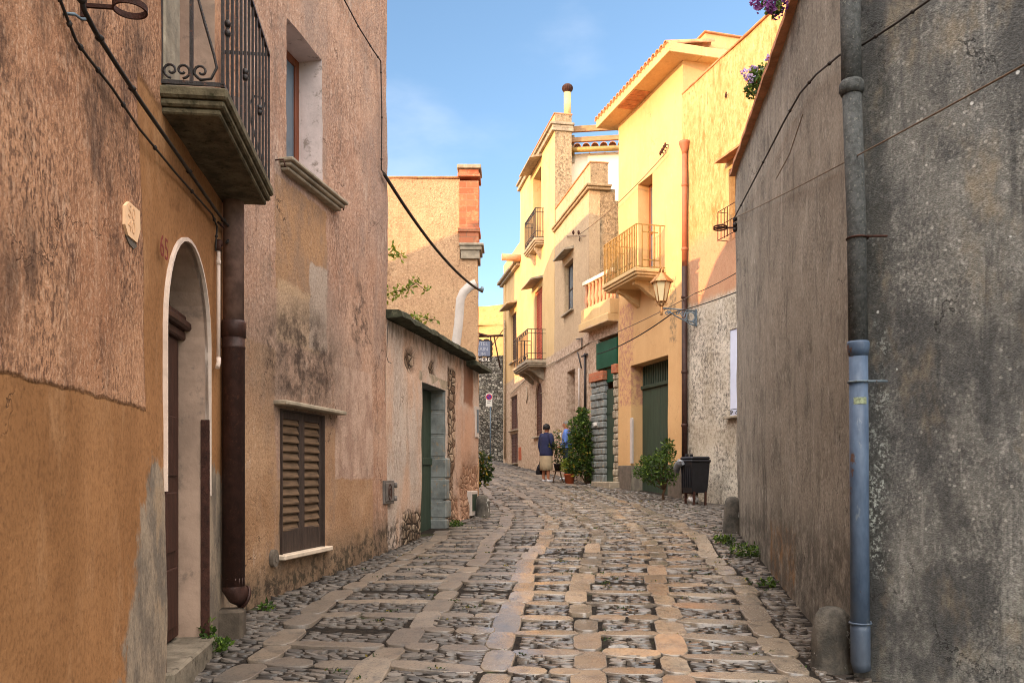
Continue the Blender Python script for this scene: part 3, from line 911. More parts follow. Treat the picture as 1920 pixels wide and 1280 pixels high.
def window(T, x0, x1, z0, z1, y, mf, fw=.06, mull=1, rails=1, glass=None):
    m = MB()
    m.box(x0, x0 + fw, y, y + .06, z0, z1, 0, .006); m.box(x1 - fw, x1, y, y + .06, z0, z1, 0, .006)
    m.box(x0 + fw, x1 - fw, y + .002, y + .058, z0, z0 + fw, 0, .006); m.box(x0 + fw, x1 - fw, y + .002, y + .058, z1 - fw, z1, 0, .006)
    for k in range(mull):
        c = x0 + (x1 - x0) * (k + 1) / (mull + 1); m.box(c - fw * .45, c + fw * .45, y - .006, y + .05, z0 + fw, z1 - fw, 0, .006)
    for k in range(rails):
        c = z0 + (z1 - z0) * (k + 1) / (rails + 1); m.box(x0 + fw, x1 - fw, y + .004, y + .046, c - fw * .3, c + fw * .3, 0, .004)
    fr = T.part('window', m, mf)
    T.part('pane', MB().box(x0 + fw * .6, x1 - fw * .6, y + .022, y + .03, z0 + fw * .6, z1 - fw * .6), glass or M_glassy, fr)
    return fr


def sill(T, x0, x1, y0, z1, mat, name='sill', steps=1, th=.05, y1=.05):
    m = MB(); t = th / steps
    for k in range(steps):
        m.box(x0 + k * .02, x1 - k * .02, y0 + k * .03, y1 - k * .001, z1 - t * (k + 1) + .001, z1 - t * k, 0, .008)
    return T.part(name, m, mat)


def scroll(c, r0, turns, a0, plane, n=22, sgn=1):
    return [plane(c[0] + (r0 * (1 - .75 * i / n)) * math.cos(a0 + sgn * turns * 2 * PI * i / n), c[1] + (r0 * (1 - .75 * i / n)) * math.sin(a0 + sgn * turns * 2 * PI * i / n)) for i in range(n + 1)]


def railing(T, x0, x1, d, zb, zt, n_front, n_side, r, mat, fancy=None, toprail=.014, sides=(True, True)):
    """balcony railing; d is negative (towards the street)"""
    m = MB()
    corner = [(x0, .03, zt), (x0, d, zt), (x1, d, zt), (x1, .03, zt)]
    for z, rr in ((zt, toprail), (zb + .03, toprail * .9)):
        for a, b in zip(corner[:-1], corner[1:]):
            m.tube([(a[0], a[1], z), (b[0], b[1], z)], rr, 4)
    for k in range(n_front + 1):
        x = x0 + (x1 - x0) * k / n_front
        m.tube([(x, d, zb), (x, d, zt)], r, 4)
        if fancy == 'knot' and k % 2 == 0:
            m.lathe([(r, -.03), (r * 2.2, 0), (r, .03)], (x, d, zb + (zt - zb) * .33), 6)
            m.lathe([(r, -.03), (r * 2.2, 0), (r, .03)], (x, d, zb + (zt - zb) * .62), 6)
    for xs, on in ((x0, sides[0]), (x1, sides[1])):
        if not on: continue
        for k in range(1, n_side + 1):
            y = d * (1 - k / n_side) + .02 * (k / n_side)
            m.tube([(xs, y, zb), (xs, y, zt)], r, 4)
    if fancy == 'fret':
        for k in range(n_front // 3):
            xa = x0 + (x1 - x0) * (3 * k + .7) / n_front; xb = xa + (x1 - x0) * 1.6 / n_front
            za, zc = zb + .16, zt - .14
            m.tube([(xa, d, za), (xb, d, za)], r, 4); m.tube([(xa, d, zc), (xb, d, zc)], r, 4)
        for xs in (x0, x1):
            m.tube([(xs, d * .8, zb + .18), (xs, d * .2, zb + .18)], r, 4); m.tube([(xs, d * .8, zt - .16), (xs, d * .25, zt - .16)], r, 4)
    if fancy == 'scroll':
        h = zt - zb
        for zz in (zt - h * .13, zb + h * .22):
            m.tube([(x0, .02, zz), (x0, d, zz), (x1, d, zz), (x1, .02, zz)], r, 4)
        k = 0; n = 9
        for i in range(n):
            c = x0 + (x1 - x0) * (i + .5) / n
            for zz in (zt - h * .065, zb + h * .12):
                m.tube(scroll((c, zz), h * .06, 1.2, i % 2 * PI, lambda p, q: (p, d, q), 12), r * .8, 4)
    return T.part('balcony_railing', m, mat)


def balcony_at(T, W, u_wall, u_near, u_far, v_top, v_bot, slab_h, mat_s, mat_r, n_front, n_side, r, fancy, brackets=2, under=None):
    """all extents from one survey of its near side"""
    x1 = W.x(u_wall); d = W.depth(x1, u_near); x0 = W.x(u_far, d)
    zt, zb = W.z(u_wall, v_top), W.z(u_wall, v_bot)
    m = MB()
    m.box(x0 - .04, x1 + .04, d - .05, .02, zb - slab_h * .45, zb, 0, .012)
    m.box(x0 - .01, x1 + .01, d - .015, .021, zb - slab_h * .75, zb - slab_h * .45 - .001, 0, .01)
    m.box(x0 + .03, x1 - .03, d + .03, .022, zb - slab_h, zb - slab_h * .75 - .001, 0, .01)
    sl = T.part('balcony_slab', m, mat_s)
    for k in range(brackets):
        c = x0 + (x1 - x0) * (k + .5) / brackets if brackets > 1 else (x0 + x1) / 2
        prof = [(.04, zb - slab_h + .001), (d * .8, zb - slab_h + .001), (d * .8, zb - slab_h - .07), (d * .55, zb - slab_h - .13), (d * .25, zb - slab_h - .3), (.04, zb - slab_h - .42)]
        T.part('bracket', MB().prism(prof, lambda p, q, h: (h, p, q), c - .08, c + .08), mat_s, sl)
    railing(T, x0, x1, d, zb, zt, n_front, n_side, r, mat_r, fancy)
    return x0, x1, d, zb, zt


def text_mesh(s, size, depth=.001, font_sx=1.0, align='LEFT'):
    cu = bpy.data.curves.new('lettering', 'FONT'); cu.body = s; cu.size = size; cu.extrude = depth; cu.align_x = align
    ob = bpy.data.objects.new('lettering', cu); COL.objects.link(ob)
    bpy.context.view_layer.update()
    me = bpy.data.meshes.new_from_object(ob.evaluated_get(bpy.context.evaluated_depsgraph_get()))
    bpy.data.objects.remove(ob); bpy.data.curves.remove(cu)
    for v in me.vertices: v.co.x *= font_sx
    return me


def stand_up(me, x, y, z):
    """lay the lettering upright on a wall facing -y"""
    for v in me.vertices: v.co = Vector((x + v.co.x, y - v.co.z, z + v.co.y))
    return me


# ------------------------------------------------------------------ near left house
def near_house():
    T = Thing('plastered_house', 'ochre and rough pink plastered house with arched doorway and iron balcony', 'house', N_.M)
    W = N_
    ax0, ax1 = W.x(311), W.x(393); az0, az1 = W.z(390, 1196), W.z(346, 446)
    door = archloop(ax0, ax1, az0, az1, 18, 1.12)
    bx0, bx1 = W.x(332), W.x(401); bz0 = W.z(418, 383) + .16
    bal = rectloop(bx0, bx1, bz0, bz0 + 2.1)
    mb = facade(rectloop(0, W.L, -1.2, 8.1), [(door, .242, 1), (bal, .3, 1)], .13, .014, .5, seed=1.3)
    T.part('wall', mb, [M_N, M_reveal])
    T.part('house_body', MB().box(0, W.L - .3, .501, 7, -1.2, 8.05), M_N)
    # lime line round the arch
    m = MB(); n = len(door); cx = (ax0 + ax1) / 2
    off = lambda p: (cx + (p[0] - cx) * 1.0 + (.014 if p[0] > cx else -.008) * min(1, abs(p[0] - cx) / .2), p[1] + (.022 if p[1] > az1 - .6 else 0))
    strip = [(p, off(p)) for p in [(ax1, az0 + .93)] + door[2:] + [(ax0, az0 + .98)]]
    for (a, b), (c, d) in zip(strip[:-1], strip[1:]):
        m.add([(a[0], -.012, a[1]), (b[0], -.010, b[1]), (d[0], -.010, d[1]), (c[0], -.012, c[1]), (a[0], .03, a[1]), (c[0], .03, c[1]), (b[0], .02, b[1]), (d[0], .02, d[1])],
              [(0, 1, 2, 3), (0, 3, 5, 4), (1, 6, 7, 2)])
    T.part('arch_trim', m, M_trim)
    # plank door in the recess
    m = MB(); y = .20
    m.prism(archloop(ax0 + .01, ax1 - .01, az0, az1 - .01, 14, 1.12), lambda p, q, h: (p, h, q), y + .03, y + .041)
    for k in range(2):
        a = ax0 + .04 + k * (ax1 - ax0 - .06) / 2; b = a + (ax1 - ax0 - .1) / 2
        m.box(a, b, y - .015, y + .03, az0 + .02, W.z(320, 590), 0, .01)
        for j in range(3):
            m.box(a + .08, b - .08, y - .03, y - .014, az0 + .1 + j * .48, az0 + .48 + j * .48, 0, .012)
    d = T.part('arched_door', m, M_door)
    m = MB(); zr = W.z(320, 570)
    m.box(ax0, ax1, y - .05, y + .03, zr - .06, zr, 0, .01); m.box(ax0, ax1, y - .09, y + .03, zr + .001, zr + .06, 0, .015); m.box(ax0, ax1, y - .06, y + .029, zr + .061, zr + .10, 0, .01)
    T.part('transom', m, M_door, d)
    for xx, zt in ((ax1, W.z(387, 785)), (ax0, W.z(312, 752))):
        s = -1 if xx == ax1 else 1
        T.part('edge_guard', MB().box(xx + s * .002, xx + s * .010, -.002, .055, az0, zt, 0, .003), M_dark if False else M_rust)
    m = MB(); m.box(ax0 - .01, ax1 + .012, -.045, .24, az0 - .7, az0 + .003, 0, .014)
    T.part('doorstep', m, M_step)
    # balcony
    x0, x1 = W.x(301), W.x(419); zs = W.z(419, 384)
    m = MB(); m.box(x0 - .02, x1 + .02, -.345, .02, zs + .075, zs + .135, 0, .012); m.box(x0, x1, -.325, .021, zs + .035, zs + .074, 0, .01); m.box(x0 + .02, x1 - .02, -.30, .022, zs, zs + .034, 0, .008)
    T.part('balcony_slab', m, M_stoneD)
    zb, zt = zs + .16, zs + 1.08; d = -.315
    m = MB()
    for z in (zb, zt): m.tube([(x0 + .01, .02, z), (x0 + .01, d, z), (x1 - .01, d, z), (x1 - .01, .02, z)], .015, 4)
    nb = 13
    for k in range(nb):
        x = x0 + .01 + (x1 - x0 - .02) * k / (nb - 1)
        m.tube([(x, d, zb), (x, d, zt)], .0105, 4)
        if k % 4 == 1:
            for q in (.36, .42): m.lathe([(.012, -.02), (.021, 0), (.012, .02)], (x, d, zb + (zt - zb) * q + rnd.uniform(-.02, .02)), 6)
    for xs in (x0 + .01, x1 - .01):
        for y in (.0, -.155): m.tube([(xs, y, zb), (xs, y, zt)], .0125, 4)
        pl = lambda p, q, xs=xs: (xs, p, q)
        r = .042
        for c, s in ((-.05, 1), (-.11, -1), (-.205, 1)):
            m.tube(scroll((c, zb + .065), r, 1.15, -PI / 2, pl, 16, s), .007, 5)
        big = [(-.16, zb + .06), (-.2, zb + .02), (-.255, zb + .03), (-.285, zb + .09), (-.27, zb + .16), (-.225, zb + .32), (-.185, zb + .47), (-.18, zb + .56), (-.215, zb + .62), (-.265, zb + .61), (-.285, zb + .56), (-.262, zb + .52), (-.238, zb + .53)]
        m.tube([pl(*p) for p in big], .008, 5)
    T.part('balcony_railing', m, M_iron)
    m = MB()
    m.box(bx0, bx0 + .09, .22, .28, bz0, bz0 + 2.08, 0, .006); m.box(bx1 - .09, bx1, .22, .28, bz0, bz0 + 2.08, 0, .006); m.box((bx0 + bx1) / 2 - .06, (bx0 + bx1) / 2 + .06, .215, .275, bz0, bz0 + 2.08, 0, .006)
    m.box(bx0 + .09, bx1 - .09, .222, .278, bz0, bz0 + .5, 0, .006)
    dd = T.part('balcony_door', m, M_brown)
    T.part('pane', MB().box(bx0 + .05, bx1 - .05, .25, .26, bz0 + .4, bz0 + 2.05), M_glassy, dd)
    T.part('door_jamb', MB().box(W.x(303), bx0 - .002, -.018, .06, bz0 - .02, bz0 + 2.2, 0, .01), M_stone)
    # tile with faded numerals, painted number
    pv = [(229, 385), (236, 378), (256, 396), (257, 430), (251, 455), (234, 441), (228, 420)]
    P = [W.hit(u, v) for u, v in pv]
    q = T.part('number_plaque', MB().prism(P[::-1], lambda p, q_, h: (p, h, q_), -.016, .03), M_plaque, label='chipped pale peach tile with faded numerals')
    pk = [(232, 440), (251, 456), (253, 462), (247, 467), (238, 456)]
    T.part('plaster_bed', MB().prism([W.hit(u, v) for u, v in pk], lambda p, q_, h: (p, h, q_), -.010, .03), M_conc, q)
    s = MB()
    for txt, v in (('50', 407), ('40', 432)):
        me = stand_up(text_mesh(txt, .085, .0008, 1.25), W.x(233), -.0175, W.z(240, v + 3)); T.part('numerals', me, M_engrave, q)
    me = stand_up(text_mesh('65', .165, .0006, 1.0), W.x(293.5), -.017, W.z(300, 482)); T.part('painted_number', me, M_paintred)
    # downpipe in the inner corner, conduit
    y = -.085; xa = W.x(438, y)
    X = lambda u: W.x(u, y)
    zc = W.z(437, 606, y); zl = W.z(434, 1100, y)
    m = MB(); m.tube([(xa, y, zc), (xa, y, W.z(438, 384) + .6)], .070, 18); up = T.part('downpipe', m, M_pipeU)
    m = MB(); m.lathe([(.074, 0), (.086, .004), (.086, .10), (.080, .12), (.07, .121)], (xa, y, zc - .1), 20)
    m.lathe([(.078, zl - zc + .02), (.078, -.16), (.082, -.155), (.082, -.14), (.078, -.135), (.078, .0)], (xa - .004, y, zc - .02), 20)
    m.tube([(xa - .004, y, zl + .06), (xa - .002, y, zl - .02), (xa + .015, y - .02, zl - .06), (xa + .045, y - .06, zl - .085)], [.078, .078, .076, .074], 18)
    m.tube([(xa + .040, y - .054, zl - .082), (xa + .050, y - .068, zl - .088)], [.082, .082], 18)
    T.part('lower_pipe', m, M_pipeB, up)
    zf = W.z(434, 1143, y)
    T.part('pipe_block', MB().box(xa - .085, xa + .075, y - .075, .02, zf - .9, zf, 0, .02), M_block, up)
    y = -.03; xw = W.x(409.5, y)
    m = MB(); m.tube([(xw, y, W.z(409, 478)), (xw, y, W.z(405, 675))], .013, 8)
    m.tube([(xw, y, W.z(405, 672)), (xw, y, W.z(405, 682)), (xw - .03, y, W.z(405, 692))], .016, 8)
    m.lathe([(.017, 0), (.017, .03)], (xw, y, W.z(409, 505)), 8)
    c = T.part('conduit', m, M_trim)
    m = MB(); m.tube([(xw, y, W.z(409, 480)), (xw, y, W.z(409, 468)), (xw + .02, y, W.z(410, 462)), (xw + .05, y, W.z(412, 464)), (xw + .06, y, W.z(412, 470))], .018, 8)
    T.part('conduit_elbow', m, M_rust, c)
    T.part('pipe_hook', MB().tube([(xw - .01, y, W.z(409, 428)), (xw + .09, y - .02, W.z(409, 430))], .008, 6), M_rust, c)
    return T


near_house()

# iron flower-pot ring high on the near wall
T = Thing('pot_ring_bracket', 'rusty iron ring bracket beside the balcony of the pink plastered house', 'bracket', N_.M)
x, z = N_.hit(150, 12)
T.part('wall_plate', MB().box(x - .018, x + .018, -.022, .02, z - .05, z + .12, 0, .003), M_rust)
m = MB(); zc = z + .004; cx, cy = x - .002, -.19
m.tube([(x, -.02, zc), (x, -.125, zc)], .010, 4)
n = 28; ro, ri, hh = .066, .058, .012
for i in range(n):
    a, b = 2 * PI * i / n, 2 * PI * (i + 1) / n
    p = [(cx + r * math.cos(t), cy + r * math.sin(t), zc + s * hh) for t in (a, b) for r in (ri, ro) for s in (-1, 1)]
    m.add(p, [(0, 4, 5, 1), (2, 3, 7, 6), (0, 2, 6, 4), (1, 5, 7, 3)])
T.part('ring', m, M_rust)
m = MB(); hk = [(117, 26, .0), (125, 26, -.03), (140, 27, -.05), (152, 36, -.05), (160, 36, -.06)]
m.tube([N_.pt(u, v, y) for u, v, y in hk], .006, 6)
T.part('hook', m, M_ironG)


# ------------------------------------------------------------------ second left house (pink grey, shutters)
def shutter_house():
    W = H_
    T = Thing('plastered_house', 'pink grey peeling house with closed louvred shutters and deep upper window', 'house', W.M)
    sx0, sx1 = W.x(527.5), W.x(608); sz0, sz1 = W.z(565, 1033), W.z(565, 772)
    wx0, wx1 = W.x(536), W.x(604); wz0 = W.z(570, 345); wz1 = W.z(604, 113)
    mb = facade(rectloop(0, W.L, -1.0, 8.3), [(rectloop(sx0, sx1, sz0, sz1), .10, 0), (rectloop(wx0, wx1, wz0, wz1), .26, 1)], .085, .016, .4, seed=4.1, edge=.03,
                dents=[(W.x(528), W.z(528, 560), .02, .5, .012)])
    T.part('wall', mb, [M_H, M_revealW])
    T.part('gable_body', MB().prism([(.401, -1), (8, -1), (8, 4.86), (7.1, 5.28), (6.7, 6.04), (4, 7.64), (.8, 8.44), (.401, 8.34)], lambda p, q, h: (h, p, q), 0.0, W.L - .01), M_H)
    T.part('roof', MB().prism([(-.12, 8.31), (.8, 8.45), (4, 7.65), (6.7, 6.05), (7.1, 5.29), (8.1, 4.84), (8.1, 4.90), (7.12, 5.36), (6.72, 6.12), (4, 7.74), (.8, 8.54), (-.12, 8.40)], lambda p, q, h: (h, p, q), -.1, W.L + .02), M_tile)
    shutter(T, sx0 + .01, sx1 - .01, sz0 + .005, sz1 - .01, .02, M_shutf, M_shut, 2, .078, solid=.13)
    m = MB(); m.box(sx0, sx0 + .012, -.008, .09, sz0, sz1); m.box(sx1 - .012, sx1, -.008, .09, sz0, sz1); m.box(sx0 + .012, sx1 - .012, -.006, .09, sz1 - .012, sz1); T.part('shutter_frame', m, M_shutf)
    sill(T, W.x(523), W.x(614), -.06, sz0 + .004, M_marble, th=.045)
    zh = W.z(560, 763)
    T.part('window_hood', MB().box(W.x(517), W.x(633), -.10, .03, zh - .012, zh + .026, 0, .008), M_stone)
    # upper window
    dp = W.depth(wx1, 561)
    dp = min(max(dp, .14), .24)
    window(T, wx0, wx1, wz0, wz1, dp, M_brown, .075, 1, 0)
    sill(T, W.x(523), W.x(631), -.13, W.z(575, 336), M_stone, 'moulded_sill', 3, .10)
    for u, v in ((517, 300), (629, 383)):
        m = MB(); p = Vector(W.pt(u, v)); m.tube([p + Vector((0, .02, 0)), p + Vector((0, -.07, 0)), p + Vector((.02, -.075, -.04)), p + Vector((.02, -.075, -.06))], .007, 5)
        T.part('shutter_stay', m, M_rust)
    x, z = W.hit(513, 1046)
    m = MB(); m.prism([(x + .055 * math.cos(2 * PI * k / 20), z + .075 * math.sin(2 * PI * k / 20)) for k in range(20)], lambda p, q, h: (p, h, q), -.022, .03)
    m.prism([(x + .02 * math.cos(2 * PI * k / 12), z + .035 * math.sin(2 * PI * k / 12)) for k in range(12)], lambda p, q, h: (p, h, q), -.03, -.0221)
    T.part('drain_cap', m, M_conc)
    return T


shutter_house()


# ------------------------------------------------------------------ low lean-to
def lean_to():
    W = L_
    T = Thing('outbuilding', 'low stone outbuilding with slab roof and narrow green door in crumbling pink render', 'outbuilding', W.M)
    dx0, dx1 = W.x(789.5), W.x(834); dz0, dz1 = W.z(800, 1008), W.z(812, 724)
    zt = W.z(800, 638)
    dents = [(W.x(770), W.z(770, 676), .22, .17, .07), (W.x(812), W.z(812, 692), .20, .12, .06), (W.x(846), W.z(846, 790), .10, 1.2, .04),
             (W.x(880), W.z(880, 900), .55, .35, .05), (W.x(846), W.z(846, 930), .3, .4, .05), (W.x(868), W.z(868, 940), .35, .3, .05)]
    mb = facade(rectloop(0, W.L, -.6, zt), [(rectloop(dx0, dx1, dz0, dz1), .34, 1)], .07, .02, .6, dents, 6.2, edge=.05)
    T.part('wall', mb, [M_L, M_bluestone])
    T.part('outbuilding_body', MB().box(.01, W.L - .02, .601, 4.2, -.6, zt - .02), M_L)
    # stone slab roof in two lengths with broken edges
    def slab(x0, x1, z, dz, seed):
        m = MB(); n = max(6, int((x1 - x0) / .13))
        top, bot = [], []
        for i in range(n + 1):
            x = x0 + (x1 - x0) * i / n; e = -.20 + .035 * mnoise.noise((x * 5, seed, 0)); zz = z + .02 * mnoise.noise((x * 3, seed, 4))
            m.v += [(x, e, zz - .05), (x, e + .012, zz + .01), (x, e + .05, zz + .035), (x, 1.1, zz + .02 + dz), (x, 4.2, zz + dz + .1), (x, 4.2, zz - .08), (x, .02, zz - .06)]
        for i in range(n):
            a, b = i * 7, i * 7 + 7
            for k in range(7): m.face((a + k, b + k, b + (k + 1) % 7, a + (k + 1) % 7), 0)
        m.face(tuple(range(7))[::-1]); m.face(tuple(n * 7 + k for k in range(7)))
        return m
    xs = W.x(872)
    T.part('roof_slab', slab(-.02, xs, zt + .07, .06, 1.0), M_roofst)
    T.part('roof_slab', slab(xs + .04, W.L + .22, zt - .02, .06, 5.0), M_roofst)
    # door and its dressed jambs
    d = W.depth(dx1, 808); d = min(max(d, .2), .3)
    m = MB(); nb = 6
    for k in range(nb):
        a = dx0 + (dx1 - dx0) * k / nb; m.box(a + .002, a + (dx1 - dx0) / nb - .002, d, d + .04, dz0, dz1 - .02, 0, .006)
    m.box(dx0, dx1, d - .02, d - .001, dz0 + 1.0, dz0 + 1.1, 0, .005)
    dr = T.part('door', m, M_green)
    T.part('door_board', MB().box(dx0 + .005, dx0 + .34, d - .035, d - .003, dz0, W.z(795, 917), 0, .006), M_greenold, dr)
    m = MB(); z = dz0 - .1; k = 0
    while z < dz1 - .05:
        h = rnd.uniform(.22, .36); wd = (.13, .24, .16, .2)[k % 4] * rnd.uniform(.85, 1.15)
        m.box(dx1 - .008, dx1 + wd * (1 if z < dz0 + 1.0 else .35), -.03 if z < dz0 + 1.0 else -.006, .3, z, min(z + h, dz1) - .012, 0, .022); z += h; k += 1
    T.part('stone_jamb', m, M_bluestone)
    T.part('stone_lintel', MB().box(dx0 - .12, dx1 + .12, -.012, .3, dz1 + .002, dz1 + .16, 0, .02), M_stone)
    T.part('threshold', MB().box(dx0 - .06, dx1 + .25, -.10, .36, dz0 - .4, dz0 + .012, 0, .015), M_stone)
    # meter hatches
    x0, x1, z0, z1 = W.rect(716, 900, 735, 944)
    m = MB(); m.box(x0, x1, -.03, .05, z0, z1, 0, .006); m.box(x0 + .03, x1 - .03, -.04, -.0301, z0 + .03, z1 - .03, 0, .004)
    hb = T.part('meter_hatch', m, M_hatch)
    m = MB(); cx, cz = (x0 + x1) / 2 - .01, (z0 + z1) / 2
    m.tube([(cx + .055 * math.cos(a), -.042, cz + .09 * math.sin(a)) for a in np.linspace(0, 2 * PI, 25)[:-1]], .006, 5, closed=True)
    m.tube([(cx + .026 * math.cos(a), -.042, cz + .045 * math.sin(a)) for a in np.linspace(0, 2 * PI, 17)[:-1]], .005, 5, closed=True)
    T.part('oval_emblem', m, M_rust, hb)
    for zz in (z0 + .06, z1 - .06): T.part('hinge', MB().tube([(x1, -.045, zz - .03), (x1, -.045, zz + .03)], .022, 8), M_hatch, hb)
    for (r, lab) in (((880, 920, 892, 966), 'low meter box with dark panel'), ((888.5, 762, 895, 820), 'high meter box with grey panel')):
        x0, x1, z0, z1 = W.rect(*r)
        b = T.part('meter_box', MB().box(x0, x1, -.035, .05, z0, z1, 0, .008), M_plpatch, label=lab)
        T.part('meter_panel', MB().box(x0 + .06, x1 - .06, -.042, -.0349, z0 + .08, z1 - .05, 0, .003), M_ironG if 'high' in lab else M_green, b)
    m = MB(); m.tube([W.pt(u, v, -.04) for u, v in ((727, 606), (726, 640), (725, 668), (728, 678), (734, 681))], .004, 5)
    T.part('loose_wire', m, M_cable)
    return T


lean_to()


# ------------------------------------------------------------------ tan house behind
def chimney_house():
    W = F_
    T = Thing('plastered_house', 'tan gable-ended house with brick chimney at its corner behind the low outbuilding', 'house', W.M)
    zt = W.z(800, 335)
    xr = W.L
    xc = W.x(862)
    zc = W.z(880, 484)
    out = [(0, -.5), (xr, -.5), (xr, zc), (xc, zc), (xc, zt), (0, zt)]
    T.part('wall', facade(out, [], .22, .02, .35, [], 8.8, edge=.02), M_F)
    # rest of the body along the bending street, and unseen wings shaped to cast the shadows opposite
    L = lambda X, Y: tuple((W.M.inverted() @ Vector((X, Y, 0)))[:2])
    pl = [L(-9, 14.975), L(-.60, 14.975), L(-2.2, 23.5), L(-9, 23.5)]
    T.part('house_body', MB().prism(pl, lambda p, q, h: (p, q, h), -.5, 5.5), M_F)
    w = MB()
    w.prism([L(-9, 15.1), L(-2.6, 15.1), L(-2.6, 16.3), L(-9, 16.3)], lambda p, q, h: (p, q, h), 5.4, 7.7)
    w.prism([L(-9, 16.301), L(-2.6, 16.301), L(-2.6, 19.2), L(-9, 19.2)], lambda p, q, h: (p, q, h), 5.4, 6.9)
    w.prism([L(-9, 19.201), L(-3.7, 19.201), L(-3.7, 24.2), L(-9, 24.2)], lambda p, q, h: (p, q, h), 0, 9.85)
    w.prism([L(-9, 24.201), L(-4.2, 24.201), L(-5.2, 32), L(-9, 32)], lambda p, q, h: (p, q, h), 0, 6.3)
    w.prism([L(-9, 32.001), L(-5.3, 30.6), L(-5.8, 38), L(-9, 38)], lambda p, q, h: (p, q, h), 0, 10.9)
    T.part('unseen_wing', w, M_F)
    T.part('coping', MB().box(0, xc, -.03, .38, zt, zt + .035, 0, .008), M_tile)
    m = MB(); a, b = xc - .005, xr + .012; y0, y1 = -.03, .42
    zk = [W.z(880, v) for v in (456, 436, 431, 340, 333, 318, 310)]
    m.box(a, b, y0, y1, zk[0] - .02, zk[3]); m.box(a - .025, b + .025, y0 - .025, y1 + .02, zk[1], zk[2] + .03, 0, .01)
    m.box(a - .03, b + .03, y0 - .03, y1 + .02, zk[4], zk[4] + .06, 0, .01); m.box(a, b, y0 + .002, y1, zk[4] + .0601, zk[5])
    ch = T.part('chimney', m, M_brick)
    T.part('chimney_cap', MB().box(a - .04, b + .045, y0 - .04, y1 + .04, zk[5] + .001, zk[6], 0, .012), M_stone, ch)
    m = MB()
    for k, (o, z0, z1) in enumerate(((.10, 457, 462), (.065, 462, 470), (.03, 470, 486))):
        m.box(xc + .03 - o * .4, xr + o, -.02 - o * .5, .5, W.z(890, z1) + .001, W.z(890, z0), 0, .008)
    T.part('corner_cornice', m, M_stone)
    rb = [(893, 531), (880, 537), (869, 548), (863, 562), (862, 580), (860, 605), (857, 630), (853, 655)]
    m = MB(); pts = [W.hit(u, v) for u, v in rb]
    for i, p in enumerate(pts):
        q = pts[min(i + 1, len(pts) - 1)]; o = pts[max(i - 1, 0)]
        dx, dz = q[0] - o[0], q[1] - o[1]; n = math.hypot(dx, dz); wd = .075
        m.v += [(p[0] - dz / n * wd, -.008, p[1] + dx / n * wd), (p[0] + dz / n * wd, -.008, p[1] - dx / n * wd)]
        m.v += [(p[0] - dz / n * (wd + .01), .03, p[1] + dx / n * (wd + .01)), (p[0] + dz / n * (wd + .01), .03, p[1] - dx / n * (wd + .01))]
    for i in range(len(pts) - 1):
        a = i * 4
        m.face((a, a + 1, a + 5, a + 4), 0, True); m.face((a, a + 4, a + 6, a + 2)); m.face((a + 1, a + 3, a + 7, a + 5))
    T.part('filled_chase', m, M_plpatch, label='curved pale strip of fresh plaster')
    # cable anchor at the corner
    m = MB(); p = Vector(W.pt(895, 540)); m.tube([p + Vector((-.05, .05, 0)), p + Vector((.07, -.05, -.02)), p + Vector((.10, -.06, -.05))], .012, 6)
    m.lathe([(.02, -.04), (.03, 0), (.02, .04)], p + Vector((.085, -.055, -.03)), 8)
    T.part('cable_anchor', m, M_ironG)
    return T


chimney_house()
